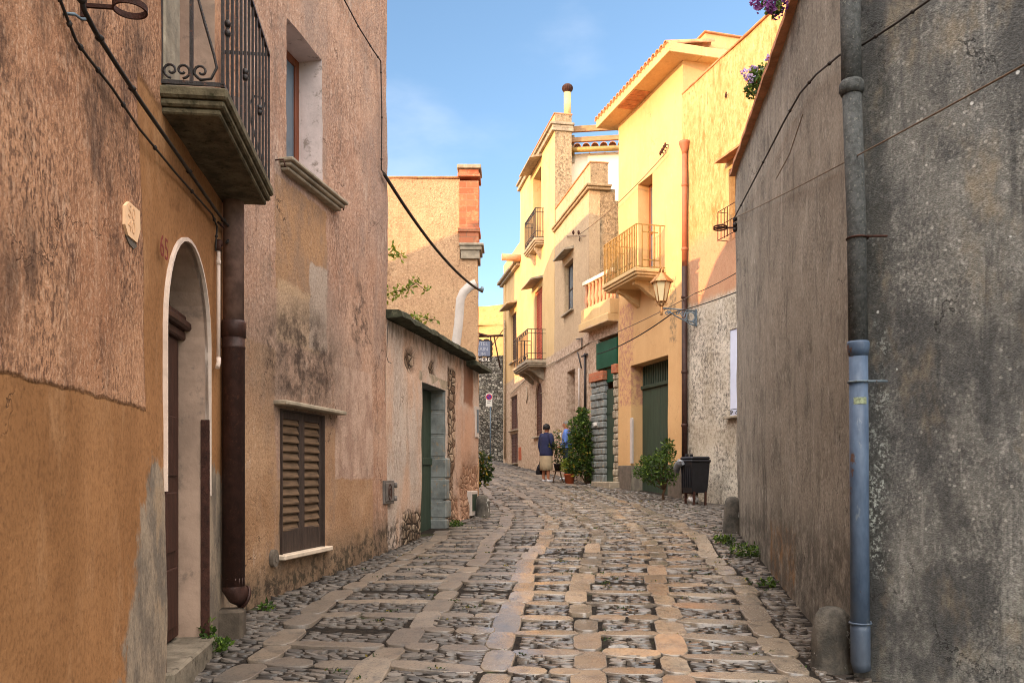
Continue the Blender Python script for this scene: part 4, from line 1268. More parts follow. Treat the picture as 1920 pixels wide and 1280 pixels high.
# ------------------------------------------------------------------ near right house
def grey_house():
    T = Thing('cement_house', 'dark grey and brown cement rendered house with tall drainpipe on its corner', 'house', R_.M)
    zt = 5.36
    T.part('side_wall', facade(rectloop(0, R_.L, -1, zt), [], .12, .018, .4, [], 2.2, edge=.02), M_R1)
    T.part('front_wall', facade(rectloop(0, R2.L, -1.5, zt), [], .12, .014, .4, [], 5.5, edge=.02), M_R2, frame=R2.M)
    inv = R_.M.inverted()
    P = lambda X, Y: tuple((inv @ Vector((X, Y, 0)))[:2])
    a = R_.w(.02, .401, 0); b = R_.w(R_.L - .36, .401, 0); c = R2.w(.34, .401, 0); d = R2.w(R2.L, .401, 0)
    T.part('house_body', MB().prism([P(a.x, a.y), P(b.x, b.y), P(c.x, c.y), P(d.x, d.y), P(9, 1), P(9, 10.6)], lambda p, q, h: (p, q, h), -1, zt - .02), M_R1)
    m = MB(); n = 60
    for i in range(n + 1):
        x = -.08 + (R_.L + .1) * i / n; e = -.07 + .012 * mnoise.noise((x * 4, 0, 0)); z = zt + .012 * mnoise.noise((x * 3, 2, 0))
        m.v += [(x, e, z - .005), (x, e, z + .045), (x, .5, z + .10), (x, .5, z)]
    for i in range(n):
        for k in range(4): m.face((i * 4 + k, i * 4 + 4 + k, i * 4 + 4 + (k + 1) % 4, i * 4 + (k + 1) % 4))
    m.face((0, 1, 2, 3)); m.face((n * 4 + 3, n * 4 + 2, n * 4 + 1, n * 4))
    T.part('roof_edge', m, M_tile)
    # drainpipe: old cement above, painted iron below
    Yp = 5.02
    wp = lambda u, v: Vector(((u - 960) / F * Yp, Yp, EYE + (HV - v) / F * Yp))
    inv4 = R_.M.inverted()
    q = lambda u, v: inv4 @ wp(u, v)
    m = MB()
    m.tube([q(1593, -140), q(1595, 60), q(1597, 172)], .057, 18)
    m.tube([q(1596.5, 152), q(1596.5, 158), q(1597, 170), q(1597, 178)], [.058, .07, .072, .06], 18)
    m.tube([q(1597, 170), q(1606, 420), q(1609, 645)], .054, 18)
    up = T.part('drainpipe', m, M_asb)
    m = MB(); m.tube([q(1609, 640), q(1609, 644), q(1609.2, 655), q(1609.5, 668)], [.060, .064, .062, .054], 18)
    m.tube([q(1609.5, 664), q(1611, 900), q(1613, 1238)], .0535, 20)
    m.tube([q(1613, 1170), q(1613, 1180), q(1613.5, 1242), q(1617, 1256)], [.0545, .056, .055, .05], 20)
    lo = T.part('lower_pipe', m, M_blue, up)
    for (u, v, mt) in ((1607.5, 447, M_rust), (1610, 716, M_ironG), (1613, 1167, M_blue)):
        c = q(u, v); m = MB()
        m.tube([c + Vector((.06 * math.cos(t), .06 * math.sin(t), 0)) for t in np.linspace(0, 2 * PI, 25)[:-1]], .006, 5, closed=True)
        e = R2.w(.22 if v < 1000 else .12, -.01, c.z)
        m.tube([c + Vector((.05, -.03, 0)), inv4 @ e], .007, 5)
        T.part('pipe_clamp', m, mt, up)
    s = MB(); ctr = q(1610.5, 752)
    for k in range(6):
        pass
    e1 = []
    for k in range(9):
        t = math.radians(-128 + 70 * (k / 8))
        for dz in (-.02, .02):
            # sticker wrapped on the street side of the pipe
            dirv = Vector((-.25, -.97, 0)); a0 = math.atan2(dirv.y, dirv.x) + math.radians(-40 + 80 * k / 8)
            wv = wp(1610.6, 752) + Vector((math.cos(a0) * .0548, math.sin(a0) * .0548, dz)); s.v.append(tuple(inv4 @ wv))
    for k in range(8): s.face((2 * k, 2 * k + 1, 2 * k + 3, 2 * k + 2))
    T.part('sticker', s, simple('torn_sticker', C(128, 138, 112), .7, .5, 60, bump=0), lo)


grey_house()


# ------------------------------------------------------------------ A: stained house with grey lower wall
def stained_house():
    W = A_
    T = Thing('plastered_house', 'stained yellow house whose lower wall is rough grey beside the litter bin', 'house', W.M)
    zt = 9.6
    wx0 = W.x(1367.5); wz0, wz1 = W.z(1370, 780), W.z(1370, 618)
    ux0 = W.x(1368); uz0, uz1 = W.z(1370, 452), W.z(1370, 318)
    mb = facade(rectloop(0, W.L, -.5, zt), [(rectloop(wx0, wx0 + .95, wz0, wz1), .16, 0), (rectloop(ux0, ux0 + .9, uz0, uz1), .2, 0)], .16, .018, 5, [], 3.3, edge=.02)
    T.part('wall', mb, [M_A])
    T.part('coping', MB().box(-.02, W.L, -.03, .3, zt + .001, zt + .045, 0, .01), M_tile)
    m = MB(); m.box(wx0 + .002, wx0 + .948, .02, .06, wz0, wz1 - .01)
    T.part('roller_shutter', m, M_bluepanel)
    sill(T, wx0 - .06, wx0 + 1.0, -.1, wz0 - .002, M_stone)
    m = MB(); m.tube([(wx0 + .02, -.03, wz0 + .12), (wx0 + .9, -.03, wz0 + .12)], .008, 4)
    for k in range(4): m.tube(scroll((wx0 + .12 + .2 * k, wz0 + .06), .05, 1.2, k * PI, lambda p, q: (p, -.03, q), 14), .007, 5)
    T.part('sill_grille', m, M_iron)
    T.part('window', MB().box(ux0, ux0 + .9, .12, .16, uz0, uz1), M_shutf)
    zh = W.z(1368, 301)
    T.part('window_hood', MB().prism([(-.30, zh - .03), (.04, zh + .10), (.04, zh - .02), (-.30, zh - .07)], lambda p, q, h: (h, p, q), ux0 - .06, ux0 + 1.0), M_tile)
    m = MB()
    for k in range(4): m.tube([(ux0 - .05 + k * .12, -.22, uz0 - .0), (ux0 - .05 + k * .12, -.22, uz0 + .55)], .008, 4)
    for z in (.02, .28, .55): m.tube([(ux0 - .05, .01, uz0 + z), (ux0 - .05, -.22, uz0 + z), (ux0 + .8, -.22, uz0 + z)], .008, 4)
    T.part('window_grille', m, M_rust)
    x, z = W.hit(1367, 176)
    m = MB(); m.tube([(x - .14, -.005, z), (x, -.06, z + .02), (x, -.06, z - .06)], .012, 5); m.tube([(x - .07, -.03, z), (x - .07, -.03, z - .05)], .012, 5)
    T.part('wall_hook', m, M_rust)


stained_house()


# ------------------------------------------------------------------ B: yellow house with balcony
def tile_row(m, x0, x1, y0, y1, z0, z1, pitch=.2, r=.09, mat=0):
    n = max(2, int((x1 - x0) / pitch)); p = (x1 - x0) / n
    for k in range(n):
        c = x0 + (k + .5) * p
        a = [(c + r * math.cos(PI * j / 6) * 1.0, r * math.sin(PI * j / 6)) for j in range(7)]
        v = [(x, y0, z0 + h) for x, h in a] + [(x, y1, z1 + h) for x, h in a]
        v += [(x, y0, z0 + h - .018) for x, h in a] + [(x, y1, z1 + h - .018) for x, h in a]
        f = [(j, j + 1, 8 + j, 7 + j) for j in range(6)] + [(14 + j, 15 + j, 22 + j, 21 + j)[::-1] for j in range(6)] + [(j, 14 + j, 15 + j, j + 1) for j in range(6)]
        m.add(v, f, mat, True)


def yellow_house():
    W = B_
    T = Thing('plastered_house', 'smooth yellow house with green garage door and ochre railed balcony', 'house', W.M)
    zt = 10.33
    gx0, gx1 = W.x(1183), W.x(1253); gz0, gz1 = W.z(1200, 926), W.z(1183, 686)
    dx0, dx1 = W.x(1197), W.x(1224); dz1 = W.z(1224, 325); fz = W.z(1247, 505)
    mb = facade(rectloop(0, W.L, -.4, zt), [(rectloop(gx0, gx1, gz0 - .2, gz1), .62, 0), (rectloop(dx0, dx1, fz, dz1), .5, 0)], .2, .012, 4.6, [], 1.8)
    T.part('wall', mb, [M_B])
    # garage door
    d = W.depth(gx0, 1203); d = min(max(d, .3), .55); zm = W.z(1230, 716)
    m = MB(); mid = (gx0 + gx1) / 2
    m.box(gx0, mid - .006, d, d + .05, gz0 - .1, zm - .04, 0, .006); m.box(mid + .006, gx1, d, d + .05, gz0 - .1, zm - .04, 0, .006)
    m.box(gx0, gx1, d - .05, d + .05, zm - .0399, zm + .05, 0, .012)
    g = T.part('garage_door', m, M_green)
    m = MB(); n = 16
    m.box(gx0, gx1, d + .03, d + .05, zm + .051, gz1)
    for k in range(n): m.box(gx0 + (gx1 - gx0) * (k + .15) / n, gx0 + (gx1 - gx0) * (k + .7) / n, d, d + .0299, zm + .051, gz1 - .03, 0, .004)
    T.part('transom_grille', m, M_green, g)
    T.part('plinth', MB().box(.02, gx0 - .0, -.02, .03, -.4, W.z(1185, 872), 0, .01), M_conc)
    T.part('plinth', MB().box(gx1, W.L - .02, -.02, .03, -.4, W.z(1265, 880), 0, .01), M_conc)
    # balcony
    balcony_at(T, W, 1247, 1193, 1133, 424, 505, .19, M_D, M_yiron, 20, 5, .015, 'fret', 2)
    d2 = min(max(W.depth(dx0, 1217), .15), .42)
    window(T, dx0, dx1, fz, dz1, d2, M_brown, .08, 1, 1)
    # eaves
    m = MB(); o = .46; th = .20
    m.box(-.35, W.L + .28, -o, .3, zt + .001, zt + th, 0, .01); m.box(W.L - .06, W.L + .279, .301, 1.35, zt + .002, zt + th - .001, 0, .01)
    T.part('eave_slab', m, M_D)
    m = MB(); a, b = W.x(1188), W.x(1222)
    for k in range(4): m.box(a + (b - a) * k / 4, a + (b - a) * (k + .95) / 4, -o + .03, -.03, zt - .012, zt - .0005, 0, .004)
    T.part('exposed_brick', m, M_tile)
    m = MB(); tile_row(m, -.35, W.L + .28, -o - .05, .6, zt + th - .03, zt + th + .16, .19, .085)
    T.part('roof_tiles', m, M_tile)
    T.part('parapet', MB().box(.1, W.L + .05, .5, 5.5, zt, zt + .62), M_B)
    T.part('parapet_coping', MB().box(.06, W.L + .09, .46, 5.5, zt + .621, zt + .66, 0, .01), M_tile)
    # downpipe at the near end
    y = -.08; x = W.x(1283.5, y); zh, zl, zb = W.z(1283, 266, y), W.z(1283, 500, y), W.z(1283, 925, y)
    m = MB(); m.lathe([(.055, -.30), (.06, -.20), (.115, -.05), (.12, 0), (.105, .0)], (x, y, zh), 16)
    m.tube([(x, y, zh - .2), (x, y, zl)], .057, 14)
    for v in (350, 470): m.lathe([(.06, 0), (.066, .01), (.066, .05), (.06, .06)], (x, y, W.z(1283, v, y)), 14)
    dp = T.part('downpipe', m, M_pipeR)
    m = MB(); m.tube([(x, y, zl), (x, y, zb)], .060, 14)
    for v in (560, 700, 800): m.lathe([(.063, 0), (.07, .01), (.07, .05), (.063, .06)], (x, y, W.z(1283, v, y)), 14)
    T.part('lower_pipe', m, M_pipeB, dp)
    m = MB()
    for k in range(4):
        x, z = W.hit(1246 + k * 3, 288 - k * 5); m.tube([(x, .01, z), (x, -.10, z + .02)], .01, 5); m.lathe([(.014, -.05), (.03, -.01), (.014, .05)], (x, -.1, z), 8)
    T.part('wire_insulator', m, M_rust)
    x, z = W.hit(1182, 830)
    m = MB(); m.prism(archloop(x + .0, x + .12, W.z(1186, 868), W.z(1186, 782), 10), lambda p, q, h: (p, h, q), -.014, .03)
    T.part('wheel_niche', m, M_plpatch)


yellow_house()


# ------------------------------------------------------------------ T: terrace with gate
def terrace():
    W = T_
    T = Thing('terrace_gateway', 'stone pillared gateway with green metal gate under a terracotta balustrade terrace', 'gateway', W.M)
    zs0, zs1 = W.z(1135, 612), W.z(1135, 570); hz1 = W.z(1135, 632)
    hx0, hx1 = W.x(1121), W.L - .01
    mb = facade(rectloop(0, W.L, -.2, zs0), [(rectloop(hx0, hx1 - .03, .6, hz1), .6, 0)], .16, .015, .7, [], 7.7)
    T.part('wall', mb, [M_C])
    m = MB(); m.box(-.04, W.L, -.30, 4, zs0 + .001, zs0 + (zs1 - zs0) * .35, 0, .01); m.box(-.02, W.L - .001, -.24, 4, zs0 + (zs1 - zs0) * .35 + .001, zs1, 0, .01)
    T.part('terrace_slab', m, M_D)
    za, zb = zs1 + .001, W.z(1135, 515)
    m = MB(); m.box(-.02, W.L, -.2, -.06, zb - .10, zb, 0, .01); T.part('handrail', m, M_W)
    n = 8
    m = MB(); m.box(-.01, W.L - .01, -.10, -.075, za, zb - .101)
    for k in range(n):
        c = W.L * (k + .5) / n; h = zb - .1 - za
        m.lathe([(.05, 0), (.05, h * .08), (.03, h * .15), (.07, h * .38), (.03, h * .7), (.03, h * .85), (.05, h * .92), (.05, h)], (c, -.13, za), 10)
    T.part('balustrade', m, M_terrabal)
    # corrugated panel over the gate
    x0, x1, z0, z1 = W.x(1121), hx1, W.z(1135, 690), W.z(1135, 640)
    m = MB(); k = 22
    for i in range(k):
        a, b = x0 + (x1 - x0) * i / k, x0 + (x1 - x0) * (i + .72) / k; m.box(a, b, -.05, -.02, z0, z1, 0, .006)
    m.box(x0, x1, -.0199, -.005, z0, z1)
    T.part('corrugated_panel', m, M_green2)
    # stone pillars with brick caps
    for (u0, u1, vt, vc, dpt) in ((1107, 1131, 716, 699, .07), (1149, 1159.5, 700, 683, .05)):
        a, b = W.x(u0, -dpt), min(W.x(u1, -dpt), W.L); um = (u0 + u1) / 2
        zt_, zc = W.z(um, vt), W.z(um, vc)
        m = MB(); z = .7; r = 0
        while z < zt_:
            h = rnd.uniform(.15, .22); z2 = min(z + h, zt_)
            cut = a + (b - a) * (.6 if r % 2 else .4)
            for (p, q_) in ((a, cut), (cut, b)):
                m.box(p + .004, q_ - .004, -dpt + rnd.uniform(-.025, .02), .1, z + .004, z2 - .004, 0, .028)
            z = z2; r += 1
        pl = T.part('stone_pillar', m, M_bluestone if u0 < 1120 else M_stone)
        T.part('brick_cap', MB().box(a - .03, b + .03 if b < W.L - .05 else b, -dpt - .04, .12, zt_ + .001, zc, 0, .012), M_brick, pl)
    x0, x1 = W.x(1131), W.x(1150); z0, z1 = W.z(1140, 902), W.z(1140, 729)
    m = MB(); m.box(x0, x1, .04, .075, z0, z1); m.box(x0, x0 + .05, .02, .0399, z0, z1); m.box(x0, x1, .025, .0398, W.z(1140, 772), W.z(1140, 776))
    m.box(x0, x1, .024, .0397, W.z(1140, 876), W.z(1140, 872))
    T.part('gate', m, M_green)
    T.part('gate_panel', MB().box(x0 - .02, x1 + .02, .03, .06, W.z(1140, 716), W.z(1140, 690)), M_green2)
    T.part('threshold', MB().box(x0 - .1, x1 + .4, -.3, .4, z0 - .4, z0 - .002, 0, .02), M_stone)
    x, z = W.hit(1123, 795); T.part('name_plate', MB().box(x - .07, x + .07, -.13, -.05, z - .05, z + .05, 0, .006), M_white)


terrace()


# ------------------------------------------------------------------ C: roughcast house with parapet
def roughcast_house():
    W = C_
    T = Thing('plastered_house', 'beige roughcast house with flat parapet between cream tower and green gateway', 'house', W.M)
    zp, zm = W.z(1105, 305), W.z(1102, 356)
    wx0, wx1 = W.x(1058), W.x(1075); wz0, wz1 = W.z(1058, 592), W.z(1058, 500)
    dx0, dx1 = W.x(1063), W.x(1078); dz0, dz1 = W.z(1064, 880), W.z(1064, 697)
    mb = facade(rectloop(0, W.L, -.2, zm), [(rectloop(wx0, wx1, wz0, wz1), .3, 0), (rectloop(dx0, dx1, dz0, dz1), .45, 0)], .2, .014, .3, [], 4.7)
    T.part('wall', mb, [M_C])
    T.part('house_body', MB().box(.01, W.L - .002, .301, 3, -.2, zm - .3), M_Cs)
    T.part('side_wall', MB().box(W.L - .3, W.L + .004, .302, .72, 2, zm), M_Cs)
    T.part('parapet', MB().box(0, W.L, .03, .52, zm + .001, zp), M_C)
    T.part('parapet_end', MB().box(W.L + .0005, W.L + .02, .035, .515, zm + .02, zp - .004), M_Cs)
    m = MB(); m.box(-.02, W.L + .09, -.07, .58, zm - .05, zm + .03, 0, .012); m.box(-.02, W.L + .13, -.11, .60, zm + .031, zm + .10, 0, .012)
    T.part('cornice', m, M_Cs)
    T.part('coping', MB().box(-.01, W.L + .03, .0, .54, zp + .001, zp + .05, 0, .012), M_tile)
    dd = min(max(W.depth(wx0, 1066), .12), .26)
    window(T, wx0, wx1, wz0, wz1, dd, M_shutf, .06, 1, 1)
    sill(T, wx0 - .08, wx1 + .08, -.1, wz0 - .001, M_stone)
    zh = W.z(1060, 482)
    T.part('window_hood', MB().prism([(-.30, zh - .02), (.04, zh + .10), (.04, zh), (-.30, zh - .06)], lambda p, q, h: (h, p, q), wx0 - .25, wx1 + .1), M_stone)
    m = MB(); m.box(dx0, dx1, .3, .35, dz0, W.z(1064, 745), 0, .006); m.box(dx0, dx0 + .06, .27, .299, dz0, W.z(1064, 745)); m.box((dx0 + dx1) / 2 - .03, (dx0 + dx1) / 2 + .03, .27, .2989, dz0, W.z(1064, 745))
    dr = T.part('door', m, M_brsh)
    T.part('over_panel', MB().box(dx0, dx1, .28, .36, W.z(1064, 744), dz1), M_plpatch, dr)
    x, z = W.hit(1050.5, 815); T.part('number_plate', MB().box(x - .12, x + .12, -.03, .02, z - .08, z + .08, 0, .006), M_white)
    # ledge and services
    m = MB(); m.tube([W.pt(1042, 678, -.03), W.pt(1080, 657, -.03), W.pt(1104, 643, -.03)], .018, 6); T.part('cable_duct', m, M_stone)
    m = MB(); m.tube([W.pt(1097, 790, -.05), W.pt(1097, 662, -.05)], .035, 8); m.tube([W.pt(1091, 668, -.06), W.pt(1101, 664, -.06)], .03, 6)
    m.tube([W.pt(1080, 636, -.05), W.pt(1091, 634, -.05), W.pt(1091, 655, -.05)], .016, 6); m.tube([W.pt(1083, 660, -.05), W.pt(1090, 690, -.05)], .02, 6)
    T.part('service_pipe', m, M_iron)
    m = MB(); m.tube([W.pt(1085.5, 790, -.04), W.pt(1085.5, 690, -.04)], .022, 8); T.part('conduit', m, M_plpatch)
    m = MB(); m.tube([W.pt(1063, 443, -.03), W.pt(1099, 443, -.16)], .012, 5)
    for u in (1075, 1085): m.lathe([(.02, 0), (.04, .06), (.02, .12)], W.pt(u, 440, -.1), 8)
    m.tube(scroll((W.x(1090), W.z(1090, 449)), .08, 1.2, 0, lambda p, q: (p, -.05, q), 14), .01, 5)
    T.part('wire_insulator', m, M_rust)


roughcast_house()


# ------------------------------------------------------------------ D: cream tower house, E beyond it
def cream_tower():
    W = D_
    T = Thing('plastered_house', 'tall cream house with two iron balconies and red louvred shutters', 'house', W.M)
    zp, zc = W.z(1040, 214), W.z(1036, 243)
    ax0, ax1, az0, az1 = W.x(1003.5), W.x(1016), W.z(1009, 818), W.z(1009, 716)
    rx0, rx1, rz1 = W.x(1003), W.x(1016.5), W.z(1009, 543); rz0 = W.z(1023, 675)
    ux0, ux1, uz1 = W.x(1000), W.x(1015), W.z(1007, 324); uz0 = W.z(1020, 446)
    arch = archloop(ax0, ax1, az0, az1, 14)
    mb = facade(rectloop(0, W.L, .4, zp), [(arch, .2, 0), (rectloop(rx0, rx1, rz0, rz1), .25, 0), (rectloop(ux0, ux1, uz0, uz1), .4, 0)], .22, .014, .55, [], 9.1)
    T.part('wall', mb, [M_D])
    T.part('house_body', MB().box(.01, W.L - .01, .551, 3, .4, 9.4), M_D)
    T.part('end_wall', MB().box(W.L + .001, W.L + .02, .01, .55, 8, zp), M_Cs)
    m = MB(); m.box(-.06, W.L + .06, -.08, .60, zc - .06, zc + .03, 0, .012); m.box(-.10, W.L + .10, -.15, .63, zc + .031, zc + .11, 0, .012); m.box(-.07, W.L + .07, -.10, .61, zc - .16, zc - .061, 0, .012)
    T.part('cornice', m, M_stone)
    T.part('coping', MB().box(-.03, W.L + .03, -.03, .58, zp + .001, zp + .05, 0, .012), M_tile)
    shutter(T, ax0 + .01, ax1 - .01, az0, az1 - .01, .06, M_brsh, M_brsh, 2, .10, True)
    sill(T, ax0 - .2, ax1 + .25, -.1, az0 - .001, M_stone)
    shutter(T, rx0 + .01, rx1 - .01, rz0, rz1 - .01, .06, M_redsh, M_redsh, 2, .10)
    window(T, ux0, ux1, uz0, uz1, .28, M_brown, .07, 1, 2)
    for (zz, a, b) in ((W.z(1005, 533), rx0 - .45, rx1 + .12), (W.z(1004, 313), ux0 - .45, ux1 + .12)):
        T.part('window_hood', MB().prism([(-.42, zz - .04), (.04, zz + .08), (.04, zz), (-.42, zz - .09)], lambda p, q, h: (h, p, q), a, b), M_stone)
    balcony_at(T, W, 1020, 1004, 984, 390.5, 446, .22, M_stone, M_iron, 14, 4, .012, 'scroll', 2)
    balcony_at(T, W, 1023.5, 989.5, 964, 617.5, 675, .22, M_stone, M_iron, 16, 5, .012, 'scroll', 3)
    x, z = W.hit(1062, 215, .28); x = W.L - .35
    # flue on the roof behind the parapet
    wv = Vector(((1064 - 960) / F * 27.45, 27.45, zp)); p = W.M.inverted() @ wv
    zt = EYE + (HV - 174) / F * 27.45; zk = EYE + (HV - 158) / F * 27.45
    m = MB(); m.lathe([(.115, -.2), (.115, zt - zp + .03)], (p.x, p.y, zp), 16); fl = T.part('flue_pipe', m, M_D)
    m = MB(); rr = (zk - zt) / 2
    m.lathe([(.12, 0)] + [(.165 * math.sin(a) ** .7 if a < PI else 0.01, rr - rr * math.cos(a)) for a in np.linspace(.7, PI - .05, 10)], (p.x, p.y, zt), 16)
    for k in range(16):
        a = 2 * PI * k / 16
        m.tube([(p.x + .172 * math.sin(t) * math.cos(a), p.y + .172 * math.sin(t) * math.sin(a), zt + rr - rr * math.cos(t)) for t in np.linspace(.8, PI - .3, 7)], .012, 4)
    T.part('flue_cowl', m, M_rust, fl)
    m = MB(); m.tube([W.pt(958, 738, -.05), W.pt(985, 712, -.05), W.pt(1012, 692, -.05), W.pt(1040, 678, -.05)], .018, 6)
    m.tube([W.pt(1019, 737, -.02), W.pt(1014, 737, -.35)], .012, 5); m.tube([W.pt(987, 725, -.04), W.pt(989, 745, -.04), W.pt(987, 755, -.04)], .02, 5)
    T.part('cable_duct', m, M_stone)


def end_house():
    W = E_
    T = Thing('plastered_house', 'narrow ochre house end with brown louvred shutters beside the rubble wall', 'house', W.M)
    zt = 10.55; zc = W.z(958, 517)
    a = W.rect(957, 742, 970.5, 806); b = W.rect(957, 813, 970.5, 868); c = W.rect(958.5, 588, 968.5, 678)
    mb = facade(rectloop(0, W.L, 1.2, zt), [(rectloop(*a), .15, 0), (rectloop(*b), .15, 0), (rectloop(*c), .2, 0)], .25, .014, 3, [], 5.1)
    T.part('wall', mb, [M_D])
    for r in (a, b): shutter(T, r[0] + .01, r[1] - .01, r[2], r[3] - .01, .05, M_brsh, M_brsh, 2, .11)
    shutter(T, c[0] + .01, c[1] - .01, c[2], c[3] - .01, .07, M_brsh, M_shut, 2, .12)
    for r in (a, b, c): sill(T, r[0] - .1, r[1] + .1, -.1, r[2] - .001, M_stone)
    zh = W.z(962, 574)
    T.part('window_hood', MB().prism([(-.42, zh - .02), (.04, zh + .08), (.04, zh), (-.42, zh - .08)], lambda p, q, h: (h, p, q), c[0] - .45, c[1] + .2), M_stone)
    m = MB(); m.box(-.2, W.L - .01, -.14, .2, zc - .05, zc + .05, 0, .012); m.box(-.28, W.L - .012, -.24, .2, zc + .051, zc + .16, 0, .012)
    T.part('cornice', m, M_stone)
    p = Vector(W.pt(976, 484)); m = MB(); m.tube([p + Vector((0, .1, 0)), p + Vector((-.02, -.72, .02))], [.13, .14], 12); T.part('water_spout', m, M_terrabal)
    x = W.x(946.5); T.part('corner_pier', MB().box(x - .1, x + .3, -.05, .02, 1.2, zc - .06, 0, .01), M_D)
    m = MB(); m.tube([(W.x(950), -.08, W.z(950, 600)), (W.x(950), -.08, W.z(950, 860))], .04, 8); T.part('drainpipe', m, M_Cs)
    T.part('meter_door', MB().box(*((lambda r: (r[0], r[1], -.02, .02, r[2], r[3]))(D_.rect(973, 838, 978, 862)))), M_terra, frame=D_.M)


cream_tower(); end_house()


# ------------------------------------------------------------------ white house behind, pergola
W_ = Wall((1.80, 27.55), (4.2, 27.2))
T = Thing('plastered_house', 'white rear house with curved tiles and gutter glimpsed over the parapet', 'house', W_.M)
zt = W_.z(1110, 287)
T.part('wall', MB().box(0, W_.L, 0, 4, 5, zt), M_W)
m = MB(); tile_row(m, -.1, W_.L, -.22, .9, zt + .14, zt + .42, .27, .12); T.part('roof_tiles', m, M_tile)
m = MB(); m.tube([(-.1, -.2, zt + .06), (W_.L, -.2, zt + .02)], .085, 12)
for k in range(5): m.tube([(.2 + k * .5, -.12, zt + .12), (.2 + k * .5, -.2, zt - .04), (.2 + k * .5, -.08, zt - .06)], .015, 4)
T.part('gutter', m, M_yiron)
T = Thing('pergola', 'two pale wooden pergola beams between cream tower and yellow roof', 'pergola', W_.M)
for v0, v1 in ((236, 247), (257, 266)):
    z0, z1 = W_.z(1105, v1, -.1), W_.z(1105, v0, -.1)
    T.part('beam', MB().box(.05, 3.2, -.16, -.06, z0, z1, 0, .01), M_beam)
for x in (.12, 2.9): T.part('post', MB().box(x, x + .1, -.05, .05, zt - .3, W_.z(1105, 250, -.1), 0, .01), M_stone)


# ------------------------------------------------------------------ end of the view
W = Wall((-5.0, 41.5), (1.6, 40.0))
zt = [(0, 6.6), (1.6, 6.8), (2.5, 6.5), (3.2, 6.62), (3.5, 6.95), (3.8, 7.15), (4.2, 7.25), (W.L, 7.3)]
o = [(0, 1.0), (W.L, 1.0)] + [(x, z) for x, z in reversed(zt)]
T = Thing('retaining_wall', 'rough dark rubble stone retaining wall behind the no parking sign', 'wall', W.M)
T.part('masonry', facade(o, [], .16, .09, 1.0, [], 3.9, edge=.12), M_rub)
W = Wall((-9, 52), (7, 52))
T = Thing('old_building', 'sunlit ochre masonry building rising behind the hotel sign and rubble wall', 'building', W.M)
o = [(0, 0), (W.L, 0), (W.L, W.z(950, 560)), (W.x(944), W.z(944, 571)), (W.x(932), W.z(932, 572)), (W.x(915), W.z(915, 574)), (W.x(890), W.z(890, 574)), (0, W.z(890, 578))]
T.part('wall', facade(o, [], .5, .10, 4, [], 2.9, edge=.1), M_back)
T.part('string_course', MB().box(0, W.L, -.12, .05, W.z(920, 610), W.z(920, 606)), M_back)

# hotel sign on its bracket
Ys = 36.9
W = Wall((-2.2, Ys), (-.36, Ys))
T = Thing('hotel_sign', 'grey hanging hotel sign with white lettering on a long iron bracket', 'sign', W.M)
P = lambda u, v, y=0: Vector(W.pt(u, v, y))
m = MB(); m.tube([P(872, 631), P(945, 629)], .05, 6); m.tube([P(926, 630), P(938, 690)], .03, 5); m.tube([P(945, 616), P(921, 650)], .02, 5)
for u in (884, 920): m.tube([P(u, 631), P(u, 640)], .03, 5)
T.part('sign_bracket', m, M_rust)
x0, x1 = W.x(874), W.x(922); z0, z1 = W.z(900, 669), W.z(900, 638)
m = MB(); m.box(x0, x1, -.08, .08, z0, z1, 0, .02)
for k in range(3):
    c = x0 + (x1 - x0) * (.2 + .3 * k); m.prism([(c + .13 * math.cos(PI * j / 8), z1 + .06 * math.sin(PI * j / 8)) for j in range(9)], lambda p, q, h: (p, h, q), -.05, .05)
    zz = z0 + (z1 - z0) * (.2 + .3 * k); m.prism([(x1 + .045 * math.sin(PI * j / 8), zz + .11 * math.cos(PI * j / 8)) for j in range(9)][::-1], lambda p, q, h: (p, h, q), -.05, .05)
fr = T.part('sign_frame', m, M_iron)
T.part('sign_panel', MB().box(x0 + .07, x1 - .07, -.095, -.0801, z0 + .03, z1 - .05), M_signgrey, fr)
for k, s in enumerate(('HOTEL', 'ISGAIN', 'LIUM')):
    me = text_mesh(s, .22, .002, 1.0, 'CENTER'); stand_up(me, (x0 + x1) / 2 + .05, -.0985, z1 - .235 - k * .225); T.part('lettering', me, M_letter, fr)
m = MB(); a0, a1 = W.z(900, 678.5), W.z(900, 670); m.box(x0, x1, -.07, .07, a0, a1, 0, .02)
for k in range(3): m.lathe([(.07, 0), (.07, .04), (.03, .07)], (x0 + .3 + k * .33, -.02, a1), 10)
lb = T.part('rooms_board', m, M_iron)
me = stand_up(text_mesh('CAMERE', .2, .002, 1.15, 'RIGHT'), x1 - .06, -.0745, a0 + .025); T.part('lettering', me, M_white, lb)
m = MB(); p = P(911, 627, -.1); m.prism([(-.35, .08), (.12, -.04), (.18, -.08), (.1, -.12), (-.3, .0)], lambda a, b, h: (p.x + a, p.y + h, p.z + b), -.1, .1)
T.part('lamp_head', m, M_rust)

